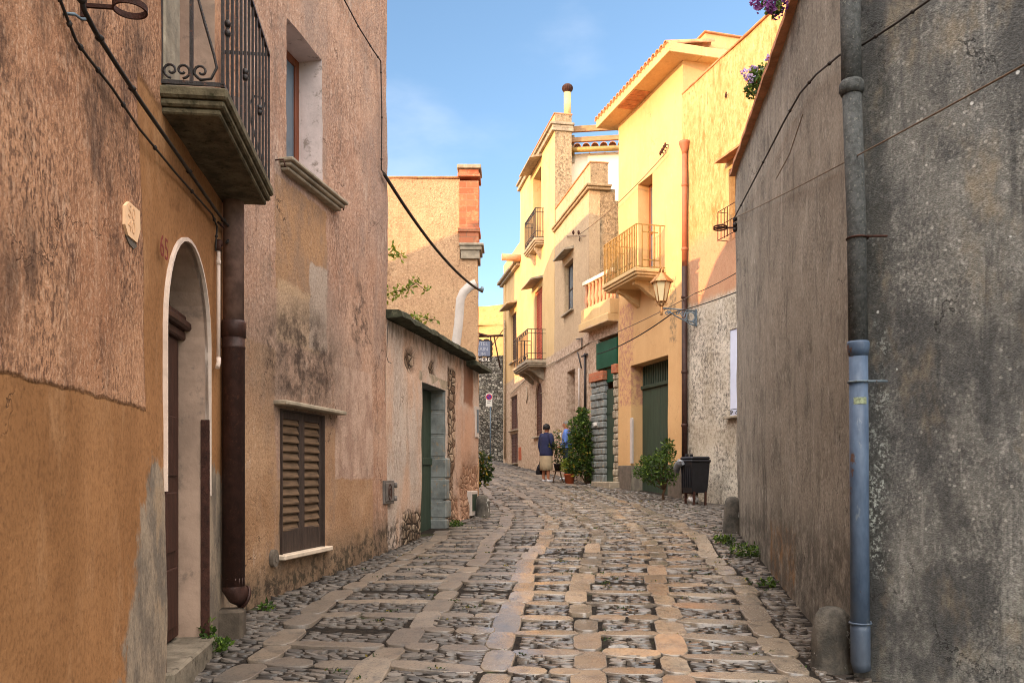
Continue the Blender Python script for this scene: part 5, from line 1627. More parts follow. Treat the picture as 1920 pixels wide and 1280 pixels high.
# no parking sign
W = Wall((-2.2, 38.0), (0, 38.0))
T = Thing('no_parking_sign', 'blue and red no parking sign on a thin grey post', 'road sign', W.M)
xc, zc = W.hit(917, 744)
zb = float(zg(-1.0, 38))
T.part('post', MB().tube([(W.x(919.5), .05, zb - .2), (W.x(919.5), .05, W.z(917, 737))], .03, 10), M_ironG)
x0, x1, z0, z1 = W.rect(911, 737, 923, 762)
pl = T.part('plate', MB().box(x0, x1, -.012, .012, z0, z1, 0, .004), M_white)
disc = lambda r, y0, y1: MB().prism([(xc + r * math.cos(2 * PI * k / 32), zc + r * math.sin(2 * PI * k / 32)) for k in range(32)], lambda p, q, h: (p, h, q), y0, y1)
T.part('red_ring', disc(.135, -.018, -.0121), M_signred, pl); T.part('blue_field', disc(.095, -.022, -.0181), M_signblue, pl)
a = math.radians(-45); c, s = math.cos(a), math.sin(a)
T.part('red_bar', MB().prism([(xc + u * c - w * s, zc + u * s + w * c) for u, w in ((-.1, -.014), (.1, -.014), (.1, .014), (-.1, .014))], lambda p, q, h: (p, h, q), -.024, -.0221), M_signred, pl)
m = MB()
for k, (p, q) in enumerate(((-.08, .08), (-.08, .05))):
    m.prism([(xc + p, zc - .21 - k * .07), (xc + q, zc - .19 - k * .07), (xc + q, zc - .17 - k * .07), (xc + p, zc - .19 - k * .07)], lambda a_, b_, h: (a_, h, b_), -.016, -.0121)
T.part('pictogram', m, M_iron, pl)
# ------------------------------------------------------------------ wall lantern
def lantern():
    # bracket fixed to the stained house right beside the brown pipe, arm reaching over the street
    x, _ = A_.hit(1306, 590); base = A_.w(x, 0, 0)
    T = Thing('street_lamp', 'copper brown glass lantern on grey scrolled bracket beside brown downpipe', 'street lamp', Matrix.Translation((base.x, base.y, 0)) @ Matrix.Rotation(math.atan2(-.27, -.963), 4, 'Z'))
    # local x points out over the street
    Yb = base.y; z_of = lambda v, Y: EYE + (HV - v) / F * Y
    L = .78
    zt = z_of(583, Yb); zb = z_of(610, Yb)
    m = MB()
    m.box(0, .03, -.03, .03, zb - .02, zt + .03, 0, .006)
    m.tube([(0, 0, zt), (L, 0, zt + .02)], .016, 8)
    m.tube([(.02, 0, zb), (.14, 0, zb + .02), (.3, 0, zb + .1), (.48, 0, zt - .12), (.62, 0, zt - .03)], .014, 8)
    pl = lambda p, q: (p, 0, q)
    m.tube([pl(.13 + .095 * math.cos(t), zb + .17 + .095 * math.sin(t)) for t in np.linspace(0, 2 * PI, 25)[:-1]], .014, 6, closed=True)
    for c, r, a, s in (((.31, zt - .09), .06, 0, 1), ((.42, zt - .06), .045, PI, -1), ((.05, zt - .05), .035, 0, 1), ((.23, zt - .045), .035, PI, 1), ((.05, zb + .07), .035, 0, -1), ((.24, zb + .12), .035, PI / 2, 1), ((.66, zt - .07), .05, PI / 2, 1), ((.60, zt - .05), .03, 0, -1)):
        m.tube(scroll(c, r, 1.3, a, pl, 18, s), .011, 5)
    T.part('bracket', m, M_ironG)
    # lantern: hexagon, wider above
    X = L; n = 6
    H = lambda r, z, o=PI / 6: [(X + r * math.cos(2 * PI * k / n + o), r * math.sin(2 * PI * k / n + o), z) for k in range(n)]
    z0 = zt + .15; z1 = z0 + .40; z2 = z1 + .15; r0, r1 = .095, .185
    m = MB()
    a, b = H(r0, z0), H(r1, z1)
    for k in range(n):
        m.tube([a[k], b[k]], .011, 5); m.tube([a[k], a[(k + 1) % n]], .012, 5); m.tube([b[k], b[(k + 1) % n]], .012, 5)
        m.tube([a[k], (X + .02 * math.cos(2 * PI * k / n), .02 * math.sin(2 * PI * k / n), zt + .04)], .009, 5)
    m.lathe([(.03, -.12), (.02, -.08), (.045, -.03), (.02, .0), (.03, .04), (.012, .07)], (X, 0, zt), 10)
    for k in range(3):
        t = 2 * PI * k / 3; m.tube(scroll((.05, zt + .08), .035, 1.1, 0, lambda p, q: (X + math.cos(t) * (p + .06), math.sin(t) * (p + .06), q), 12), .007, 5)
    fr = T.part('lantern_frame', m, M_lampfr)
    m = MB(); m.add(H(r0 - .004, z0 + .005) + H(r1 - .006, z1 - .005), [(k, (k + 1) % n, n + (k + 1) % n, n + k) for k in range(n)])
    T.part('lantern_glass', m, M_lampglass, fr)
    m = MB(); e, f, g = H(r1 + .05, z1 - .01), H(.075, z2), H(.05, z2 + .03)
    m.add(e + f, [(k, (k + 1) % n, n + (k + 1) % n, n + k) for k in range(n)]); m.add(H(r1 + .05, z1 - .022) + e, [(k, (k + 1) % n, n + (k + 1) % n, n + k) for k in range(n)] + [tuple(range(n))[::-1]])
    m.add(f + g, [(k, (k + 1) % n, n + (k + 1) % n, n + k) for k in range(n)] + [tuple(range(n, 2 * n))])
    for k in range(n): m.tube([e[k], f[k]], .009, 5)
    for s in (-1, 1): m.tube([(X + s * .05, 0, z2 + .02), (X + s * .045, 0, z2 + .09), (X + s * .02, 0, z2 + .13), (X, 0, z2 + .14)], .012, 6)
    m.tube([(X, -.05, z2 + .02), (X, -.045, z2 + .09), (X, -.02, z2 + .13), (X, 0, z2 + .14)], .012, 6); m.tube([(X, .05, z2 + .02), (X, .045, z2 + .09), (X, .02, z2 + .13), (X, 0, z2 + .14)], .012, 6)
    T.part('lantern_roof', m, M_lampfr, fr)


lantern()


def ground_pt(u, Y, X=None):
    X = (u - 960) / F * Y if X is None else X
    return Vector((X, Y, float(zg(X, Y))))


# ------------------------------------------------------------------ litter bin with its bags
def bin_():
    p = ground_pt(1303, 16.35); ang = math.atan2(-.28, 1) + PI / 2
    M = Matrix.Translation(p) @ Matrix.Rotation(math.atan2(-1, .28), 4, 'Z')
    T = Thing('litter_bin', 'black plastic litter bin with ridged lid in front of brown pipe', 'litter bin', M)
    m = MB(); hw = .20
    v = [(sx * w, sy * d, z) for z, w, d in ((.22, .19, .15), (.30, .2, .16), (.80, .235, .19)) for sx, sy in ((-1, -1), (1, -1), (1, 1), (-1, 1))]
    m.add(v, [(0, 3, 2, 1)] + [(4 * l + k, 4 * l + (k + 1) % 4, 4 * l + 4 + (k + 1) % 4, 4 * l + 4 + k) for l in range(2) for k in range(4)] + [(8, 9, 10, 11)])
    for k in range(5): m.box(-.16 + k * .08 - .008, -.16 + k * .08 + .008, -.2, -.15, .32, .74, 0, .004)
    T.part('body', m, M_blk)
    m = MB(); m.box(-.26, .26, -.21, .21, .801, .85, 0, .015); m.box(-.25, .25, -.2, .2, .8501, .91, 0, .03)
    for x in (-.08, .1): m.box(x - .03, x + .03, -.16, -.10, .905, .96, 0, .01)
    T.part('lid', m, M_blk)
    m = MB()
    for sx in (-.15, .19):
        for sy in (-.12, .12): m.box(sx - .018, sx + .018, sy - .018, sy + .018, -.05, .25)
    m.box(-.17, .21, -.14, -.10, .20, .235); T.part('stand', m, M_rust)
    # crumpled bags
    def bag(name, c, s, mat, lab, seed, flat=1.0):
        m = MB(); nu, nv = 18, 12
        for j in range(nv + 1):
            f = j / nv; r = math.sin(PI * min(1, f * 1.02 + .02)) ** .8 * (1 - .25 * f)
            for i in range(nu):
                a = 2 * PI * i / nu; q = 1 + .30 * mnoise.noise((math.cos(a) * 2 + seed, math.sin(a) * 2, f * 4))
                m.v.append((c[0] + s[0] * r * q * math.cos(a), c[1] + s[1] * r * q * math.sin(a), c[2] + s[2] * f + .015 * mnoise.noise((a * 2, f * 6, seed))))
        for j in range(nv):
            for i in range(nu): m.face((j * nu + i, j * nu + (i + 1) % nu, (j + 1) * nu + (i + 1) % nu, (j + 1) * nu + i), 0, True)
        single(name, m, mat, lab, 'plastic bag', M)
    bag('plastic_bag', (-.02, -.02, -.01), (.12, .11, .25), M_bagw, 'white knotted plastic bag on the ground beneath the litter bin', 3)
    m = MB(); ribs = [(-.05, -.22, .80), (-.18, -.24, .79), (-.28, -.22, .76), (-.35, -.2, .69), (-.38, -.19, .60)]
    m.tube(ribs, [.05, .065, .075, .065, .03], 10)
    rr = random.Random(4)
    m.v = [(x + rr.uniform(-.018, .018), y + rr.uniform(-.018, .018), z + rr.uniform(-.018, .018)) for x, y, z in m.v]
    single('plastic_bag', m, M_bag, 'crumpled grey plastic bag hanging over the rim of the litter bin', 'plastic bag', M)


bin_()


# ------------------------------------------------------------------ guard stones
def guard(u, Y, w, h, lab, X=None, seed=0):
    p = ground_pt(u, Y, X); m = MB(); nu, nv = 28, 9
    prof = [(1.12, -.35), (1.08, 0), (1.0, .15), (.97, .5), (.93, .7), (.82, .86), (.6, .96), (.3, 1.0), (.02, 1.005)]
    for r, f in prof:
        for i in range(nu):
            a = 2 * PI * i / nu; q = 1 + .16 * mnoise.noise((math.cos(a) * 1.5 + seed, math.sin(a) * 1.5, f * 2)) + .07 * mnoise.noise((math.cos(a) * 4 + seed, math.sin(a) * 4, f * 6))
            m.v.append((w / 2 * r * q * math.cos(a), w / 2 * r * q * math.sin(a) * .9, h * f * (1 + .03 * q)))
    for j in range(len(prof) - 1):
        for i in range(nu): m.face((j * nu + i, j * nu + (i + 1) % nu, (j + 1) * nu + (i + 1) % nu, (j + 1) * nu + i), 0, True)
    m.face([(len(prof) - 1) * nu + i for i in range(nu)], 0, True)
    single('guard_stone', m, M_guard, lab, 'guard stone', Matrix.Translation(p), 'guard stones at the house corners')


_m = Mat('weathered_guard_stone', .9, .3)
_c = _m.mix(_m.ss(_m.noise(7, 5, .7), .35, .65), C(66, 64, 60), C(104, 98, 90))
_c = _m.mix(_m.ss(_m.noise(5, 5, .7, off=(3, 1, 2)), .60, .66), _c, C(196, 194, 188))
_m.color(_c).bump(_m.noise(26, 5, .7), .7, .02); M_guard = _m.mat
guard(1560, 5.28, .25, .36, 'rounded white stained guard stone at the foot of the blue drainpipe', seed=1)
guard(1373, 10.62, .22, .44, 'dark rounded guard stone at the far corner of the grey wall', seed=4)
guard(905, 14.25, .24, .34, 'pale guard stone at the corner of the low outbuilding', seed=7)


# ------------------------------------------------------------------ foliage
def leaves(m, c, rad, n, size, r, up=.3, aspect=.45, shell=.0):
    """scatter n small folded leaves through an ellipsoid"""
    for _ in range(n):
        while True:
            d = Vector((r.uniform(-1, 1), r.uniform(-1, 1), r.uniform(-1, 1)))
            if shell <= d.length <= 1: break
        p = Vector(c) + Vector((d.x * rad[0], d.y * rad[1], d.z * rad[2]))
        ax = (Vector((r.gauss(0, 1), r.gauss(0, 1), r.gauss(up, .7))) + d * .8).normalized()
        sd = ax.cross(Vector((r.gauss(0, 1), r.gauss(0, 1), r.gauss(0, 1)))).normalized(); nn = ax.cross(sd)
        s = size * r.uniform(.6, 1.3); w = s * aspect
        o = len(m.v)
        m.v += [tuple(p), tuple(p + ax * s * .5 + sd * w * .5 + nn * w * .2), tuple(p + ax * s), tuple(p + ax * s * .5 - sd * w * .5 + nn * w * .2), tuple(p + ax * s * .5)]
        m.f += [(o, o + 1, o + 2, o + 4), (o, o + 4, o + 2, o + 3)]; m.m += [0, 0]; m.sm += [False, False]


def branchy(m, base, tips, r, r0=.02):
    for t in tips:
        b = Vector(base); t = Vector(t); k1 = b.lerp(t, .35) + Vector((r.gauss(0, .04), r.gauss(0, .04), 0)); k2 = b.lerp(t, .7) + Vector((r.gauss(0, .04), r.gauss(0, .04), 0))
        m.tube([b, k1, k2, t], [r0, r0 * .75, r0 * .5, r0 * .25], 5)


def pot(T, r, h, c=(0, 0, 0), mat=None):
    m = MB(); m.lathe([(r * .70, 0), (r * .92, h * .82), (r, h * .83), (r * 1.03, h * .9), (r, h), (r * .9, h), (r * .86, h * .9), (.01, h * .88)], c, 20)
    return T.part('pot', m, mat or M_terra)


def shrub_by_garage():
    r = random.Random(5); p = ground_pt(1243, 17.55)
    T = Thing('potless_shrub', 'bushy green shrub with slim bent trunk before the green garage door', 'shrub', Matrix.Translation(p))
    T.o.name = 'garden_shrub'
    cl = [(-.28, .0, .62, .30, .26, .24), (-.45, 0, .55, .16, .15, .12), (.02, -.05, .72, .26, .26, .26), (.12, .0, .98, .14, .14, .16), (.10, 0, 1.13, .10, .10, .12), (-.12, .05, .45, .28, .24, .18), (.16, 0, .50, .16, .18, .2), (-.05, 0, .88, .17, .17, .15), (-.32, .04, .80, .14, .14, .1)]
    m = MB()
    for x, y, z, a, b, c in cl: leaves(m, (x, y, z), (a, b, c), int(2600 * (a * b * c) ** .5), .075, r, .3)
    T.part('foliage', m, M_leaf)
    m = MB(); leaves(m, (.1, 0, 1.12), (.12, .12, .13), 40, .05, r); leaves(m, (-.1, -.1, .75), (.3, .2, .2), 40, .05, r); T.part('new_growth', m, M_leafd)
    m = MB(); m.tube([(.02, 0, -.08), (.0, 0, .12), (.05, 0, .25), (.0, 0, .45)], [.03, .026, .024, .018], 7)
    branchy(m, (.03, 0, .2), [(x, y, z) for x, y, z, *_ in cl], r, .014); T.part('trunk', m, M_twig)


shrub_by_garage()


def climber():
    r = random.Random(9); p = ground_pt(1094, 22.75)
    T = Thing('climbing_bush', 'tall dense climbing bush growing beside the stone pillar', 'bush', Matrix.Translation(p))
    cl = [(-.05, 0, 1.5, .30, .28, .25), (.08, .05, 1.15, .30, .28, .28), (-.05, 0, .85, .32, .3, .28), (.18, 0, .55, .34, .3, .28), (.28, .05, .28, .32, .28, .22), (-.16, 0, 1.2, .16, .2, .2), (.0, 0, 1.75, .14, .14, .16), (.0, .02, 1.93, .12, .1, .07), (-.18, 0, .45, .2, .22, .2)]
    m = MB(); d = MB()
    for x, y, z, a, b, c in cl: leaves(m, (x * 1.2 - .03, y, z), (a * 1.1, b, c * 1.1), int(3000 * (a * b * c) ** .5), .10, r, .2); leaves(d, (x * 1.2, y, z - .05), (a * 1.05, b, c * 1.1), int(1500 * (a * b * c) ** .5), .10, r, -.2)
    T.part('foliage', m, M_leaf); T.part('dark_foliage', d, M_leafd)  # second set of darker leaves, centred slightly lower
    m = MB(); branchy(m, (.1, .02, -.05), [(x, y, z) for x, y, z, *_ in cl] + [(.3, 0, .9), (-.1, .1, .7)], r, .022); T.part('trunk', m, M_twig)
    p = ground_pt(1068, 22.85)
    T = Thing('potted_plant', 'yellow green leafy plant in a round terracotta pot at the bush foot', 'potted plant', Matrix.Translation(p))
    pot(T, .155, .27)
    m = MB(); leaves(m, (-.03, 0, .46), (.20, .18, .16), 330, .085, r, .5); leaves(m, (-.12, 0, .52), (.12, .12, .12), 120, .08, r, .5); T.part('foliage', m, M_leafy)
    p = ground_pt(1046, 23.35)
    T = Thing('potted_plant', 'thin tall dark green plant on a wooden stand behind the woman', 'potted plant', Matrix.Translation(p))
    m = MB(); cl = [(0, 0, 1.05, .2, .18, .18), (-.03, 0, 1.32, .12, .12, .12), (.1, 0, .8, .18, .18, .16), (-.12, 0, 1.0, .14, .14, .14), (.05, .0, .6, .17, .16, .14)]
    for x, y, z, a, b, c in cl: leaves(m, (x, y, z), (a, b, c), int(1500 * (a * b * c) ** .5), .075, r, .3)
    T.part('foliage', m, M_leafd)
    m = MB(); branchy(m, (0, 0, .42), [q[:3] for q in cl], r, .014); T.part('stem', m, M_twig)
    pot(T, .12, .2, (0, 0, .32), M_iron)
    m = MB(); m.box(-.14, .14, -.14, .14, .29, .319, 0, .005)
    for sx in (-1, 1):
        for sy in (-1, 1): m.tube([(sx * .06, sy * .06, .29), (sx * .15, sy * .15, -.02)], .014, 5)
    T.part('stand', m, M_twig)


climber()


def wall_plant(name, lab, pts, Y, n, size, mat, seed, stems=None, cat='plant'):
    r = random.Random(seed); q = [Vector(((u - 960) / F * (Y + dy), Y + dy, EYE + (HV - v) / F * (Y + dy))) for u, v, dy, *_ in pts]
    T = Thing(name, lab, cat, Matrix.Translation(q[0]))
    m = MB()
    for a, (u, v, dy, rad) in zip(q, pts): leaves(m, a - q[0], (rad, rad * .8, rad), int(n * rad / .1), size, r, .1, .55)
    T.part('foliage', m, mat)
    m = MB()
    for s in (stems or [list(range(len(pts)))]):
        P = [q[k] - q[0] for k in s]; m.tube(P, .006, 5)
    T.part('stem', m, M_twig)


wall_plant('wall_plant', 'glossy dark green plant hanging past the outbuilding corner', [(905, 862, 0, .14), (906, 880, 0, .15), (902, 897, 0, .13), (911, 892, 0, .07)], 15.4, 75, .09, M_leafd, 3)
# creeper reaching over the lean-to from behind the pink house
wall_plant('creeper', 'straggling green creeper sprigs against the tan gable wall', [(722, 556, 0, .05), (735, 548, 0, .09), (752, 544, 0, .10), (768, 538, 0, .05), (780, 530, 0, .08), (798, 545, 0, .02), (806, 541, 0, .03), (723, 480, 0, .05), (738, 467, 0, .08), (748, 480, 0, .06), (753, 478, 0, .03), (728, 620, 0, .03), (765, 603, 0, .06), (780, 593, 0, .08), (786, 602, 0, .05), (800, 598, 0, .04), (817, 599, 0, .02)], 13.2, 24, .085, M_leafy, 6,
           [[0, 1, 2, 3, 4, 5, 6], [0, 7, 8, 9, 10], [0, 11, 12, 13, 14, 15, 16]])


def flower_pot(u, v, Y, lab, pet, seed, hang=0.0):
    r = random.Random(seed); X = (u - 960) / F * Y; p = Vector((X, Y, 5.47))
    T = Thing('flower_pot', lab, 'flower pot', Matrix.Translation(p), 'flower pots on the roof edge')
    pot(T, .10, .16)
    m = MB(); leaves(m, (-.02, 0, .20), (.14, .14, .09), 230, .05, r, .2, .8); leaves(m, (-.13 - hang * .5, 0, .08 - hang * .6), (.08, .12, .1 + hang * .4), 130, .05, r, -.1, .8); T.part('foliage', m, M_leaf)
    m = MB()
    for k in range(11):
        c = (r.uniform(-.24, .10) - hang, r.uniform(-.12, .12), r.uniform(.05, .36) - hang * 1.6); leaves(m, c, (.032, .032, .028), 26, .034, r, .2, .9)
    T.part('blossom', m, pet)
    m = MB()
    for k in range(9): m.tube([(0, 0, .14), (r.uniform(-.1, .05), r.uniform(-.06, .06), .24), (r.uniform(-.22, .08), r.uniform(-.1, .1), r.uniform(.1, .34))], .003, 4)
    T.part('stem', m, M_twig)


flower_pot(1436, 170, 8.7, 'lower flower pot with lilac and red blossom on the roof edge', M_petw, 2)
flower_pot(1497, 10, 6.9, 'upper flower pot with purple blossom on the roof edge', M_petp, 8, .13)

# weeds
WEED = [(404, 1195, 5.62, .10, 190, 'leafy weed clump at the arched doorway step'), (1400, 1060, 8.9, .17, 260, 'wide low weed clump at the foot of the grey wall'), (1358, 1038, 9.7, .12, 150, 'small weed clump beside the dark guard stone'),
        (1440, 1120, 7.5, .07, 60, 'sparse weed tuft between stones near the grey wall'), (856, 985, 12.6, .10, 110, 'grass tuft below the outbuilding doorway'), (500, 1141, 6.75, .06, 50, 'tiny weed tuft beside the brown downpipe')]
for i, (u, v, Y, rad, n, lab) in enumerate(WEED):
    r = random.Random(20 + i); p = ground_pt(u, Y)
    m = MB(); leaves(m, (0, 0, rad * .3), (rad, rad, rad * .45), n, .045, r, .5, .6)
    if i == 0: leaves(m, (-.05, 0, .10), (.04, .04, .10), 60, .045, r, .5, .6)
    single('weed_clump', m, M_leaf, lab, 'weed', Matrix.Translation(p), 'weeds at the street edges')
r = random.Random(77); m = MB()
for k in range(620):
    t = r.uniform(t_of_y(4.6), t_of_y(22)); w = r.uniform(-2.3, 2.2); x, y, *_ = street_pt(t, w); L, Rr = bounds(np.array(y))
    if not (L + .05 < x < Rr - .05) or mnoise.noise((x * 1.1, y * .7, 2)) < .02: continue
    leaves(m, (float(x), float(y), float(zg(x, y)) - .004), (.05, .02, .012), r.randint(8, 26), .02, r, .6, .6)
single('joint_moss', m, M_leafd, 'tiny moss and grass growing in the joints of the paving', 'moss', kind='stuff')


# ------------------------------------------------------------------ cables
def sag(a, b, s, n=14):
    a, b = Vector(a), Vector(b); return [a.lerp(b, k / n) - Vector((0, 0, s * 4 * (k / n) * (1 - k / n))) for k in range(n + 1)]


def cable(pts, r, mat, lab, clips=0):
    m = MB(); m.tube(pts, r, 6)
    for k in range(clips):
        p = Vector(pts[int((k + .5) / clips * (len(pts) - 1))]); m.lathe([(r, -.012), (r * 2, 0), (r, .012)], p, 6)
    single('cable', m, mat, lab, 'cable', group='overhead cables')


def on(W, lst, y=-.03, sub=5):
    P = [W.w(*W.pt(u, v, y)) for u, v in lst]; out = []
    for a, b in zip(P[:-1], P[1:]): out += [a.lerp(b, k / sub) for k in range(sub)]
    return out + [P[-1]]


cable(on(N_, [(146, -30), (158, 20), (178, 58), (220, 124), (265, 192), (340, 300), (405, 395), (428, 424), (432, 445), (425, 455)], -.06), .010, M_cable, 'thick dark cable slanting under the balcony of the near house', 6)
cable(on(N_, [(105, -20), (122, 24), (142, 76), (165, 108), (210, 165), (260, 240), (330, 325), (398, 402), (407, 425), (404, 470)], -.03), .006, M_cable, 'thin clipped cable below the thick one on the near house', 9)
cable(on(H_, [(635, -20), (672, 50), (700, 95), (714, 115), (716, 220), (715, 318), (722, 328)], -.035), .007, M_cable, 'dark cable running down the corner of the pink grey house', 8)
a = H_.w(*H_.pt(720, 326, -.05)); b = F_.w(*F_.pt(904, 547, -.06))
cable(sag(a, b, .18), .020, M_cable, 'thick bundled cable swooping from the pink grey house to the chimney house')
fr_ = lambda u, v, Y: Vector(((u - 960) / F * Y, Y, EYE + (HV - v) / F * Y))
cable(on(R_, [(1377, 408), (1410, 345), (1470, 228), (1500, 175), (1530, 140), (1574, 104)], -.05) + on(R2, [(1618, 84), (1680, 44), (1760, -12)], -.08), .0075, M_cable, 'knotted dark cable climbing along the grey wall above the drainpipe', 7)
cable(on(R_, [(1400, 343), (1450, 345), (1480, 290), (1505, 215)], -.04)[6:], .004, M_cableL, 'loose thin wire dropping from the knotted cable on the grey wall')
cable(sag(fr_(1378, 408, 10.5), fr_(1960, 100, 2.75), .02), .0045, M_cableL, 'single straight pale wire stretched before the grey walls')
a = C_.w(*C_.pt(1100, 645, -.1)); b = A_.w(*A_.pt(1303, 550, -.12)); c = fr_(1380, 512, 13.5)
cable(sag(a, b, .06), .010, M_cableL, 'sagging pale wire crossing above the green garage door')
cable(sag(b, c, .02), .008, M_cable, 'short wire from the lantern to the grey wall')
a = T_.w(*T_.pt(1120, 664, -.2)); b = fr_(1262, 586, 17.3); c = fr_(1380, 548, 13.5)
cable(sag(a, b, .10), .014, M_cable, 'twisted dark cable passing under the lantern over the garage')
cable(sag(b, c, .02), .010, M_cable, 'dark cable continuing from the lantern bracket to the grey wall')
a = C_.w(*C_.pt(1086, 440, -.12)); b = B_.w(*B_.pt(1250, 285, -.1))
cable(sag(a, b, .12), .010, M_cableL, 'sunlit wire between the roughcast house and the yellow house')

# iron ring on the far corner of the grey wall
p = fr_(1376, 427, 10.55)
T = Thing('pot_ring_bracket', 'small iron ring bracket and insulators at the far corner of grey wall', 'bracket', Matrix.Translation(p))
m = MB(); m.tube([(.10, 0, 0), (-.10, 0, 0)], .012, 5); m.tube([(.0, 0, -.03), (.0, 0, .10)], .010, 5); T.part('arm', m, M_rust)
m = MB()
for s in (-.012, .012): m.tube([(-.17 + .075 * math.cos(t), .075 * math.sin(t), s) for t in np.linspace(0, 2 * PI, 25)[:-1]], .010, 6, closed=True)
T.part('ring', m, M_rust)
m = MB()
for z in (-.03, .03, .10): m.lathe([(.01, -.03), (.028, -.01), (.028, .01), (.01, .03)], (.01, -.02, z), 8)
T.part('insulator', m, M_iron)
# ------------------------------------------------------------------ people
def skin_body(name, nodes, edges, root, mat, parent, sub=2):
    """nodes: key -> (x,y,z,rx,ry)"""
    keys = list(nodes); me = bpy.data.meshes.new(name)
    me.from_pydata([nodes[k][:3] for k in keys], [(keys.index(a), keys.index(b)) for a, b in edges], [])
    ob = bpy.data.objects.new(name, me); COL.objects.link(ob); ob.parent = parent
    md = ob.modifiers.new('skin', 'SKIN'); md.use_smooth_shade = True
    for i, k in enumerate(keys):
        d = me.skin_vertices[0].data[i]; d.radius = nodes[k][3:5]; d.use_root = (k == root)
    s = ob.modifiers.new('sub', 'SUBSURF'); s.levels = s.render_levels = sub
    me.materials.append(mat); return ob


def bake(ob):
    bpy.context.view_layer.update()
    dg = bpy.context.evaluated_depsgraph_get()
    me = bpy.data.meshes.new_from_object(ob.evaluated_get(dg)); ob.modifiers.clear(); ob.data = me


M_skin = simple('tanned_skin', C(168, 112, 84), .6, .1, 10, bump=.05)
M_hairk = simple('short_black_hair', C(26, 22, 22), .6, .3, 40, bump=.8)
M_hairg = simple('short_grey_hair', C(120, 116, 112), .7, .2, 40, bump=.6)
M_navy = simple('navy_jumper', C(38, 42, 72), .9, .15, 12, bump=.3)
M_beige = simple('beige_skirt', C(168, 150, 122), .9, .1, 8, bump=.3)
M_shirt = simple('blue_shirt', C(84, 112, 176), .85, .15, 9, bump=.3)
M_trous = simple('dark_trousers', C(50, 60, 70), .9, .15, 9, bump=.3)
M_shoe = simple('white_shoe', C(206, 204, 206), .6, .1, 9)
M_leather = simple('black_leather', C(18, 20, 28), .5, .2, 9)


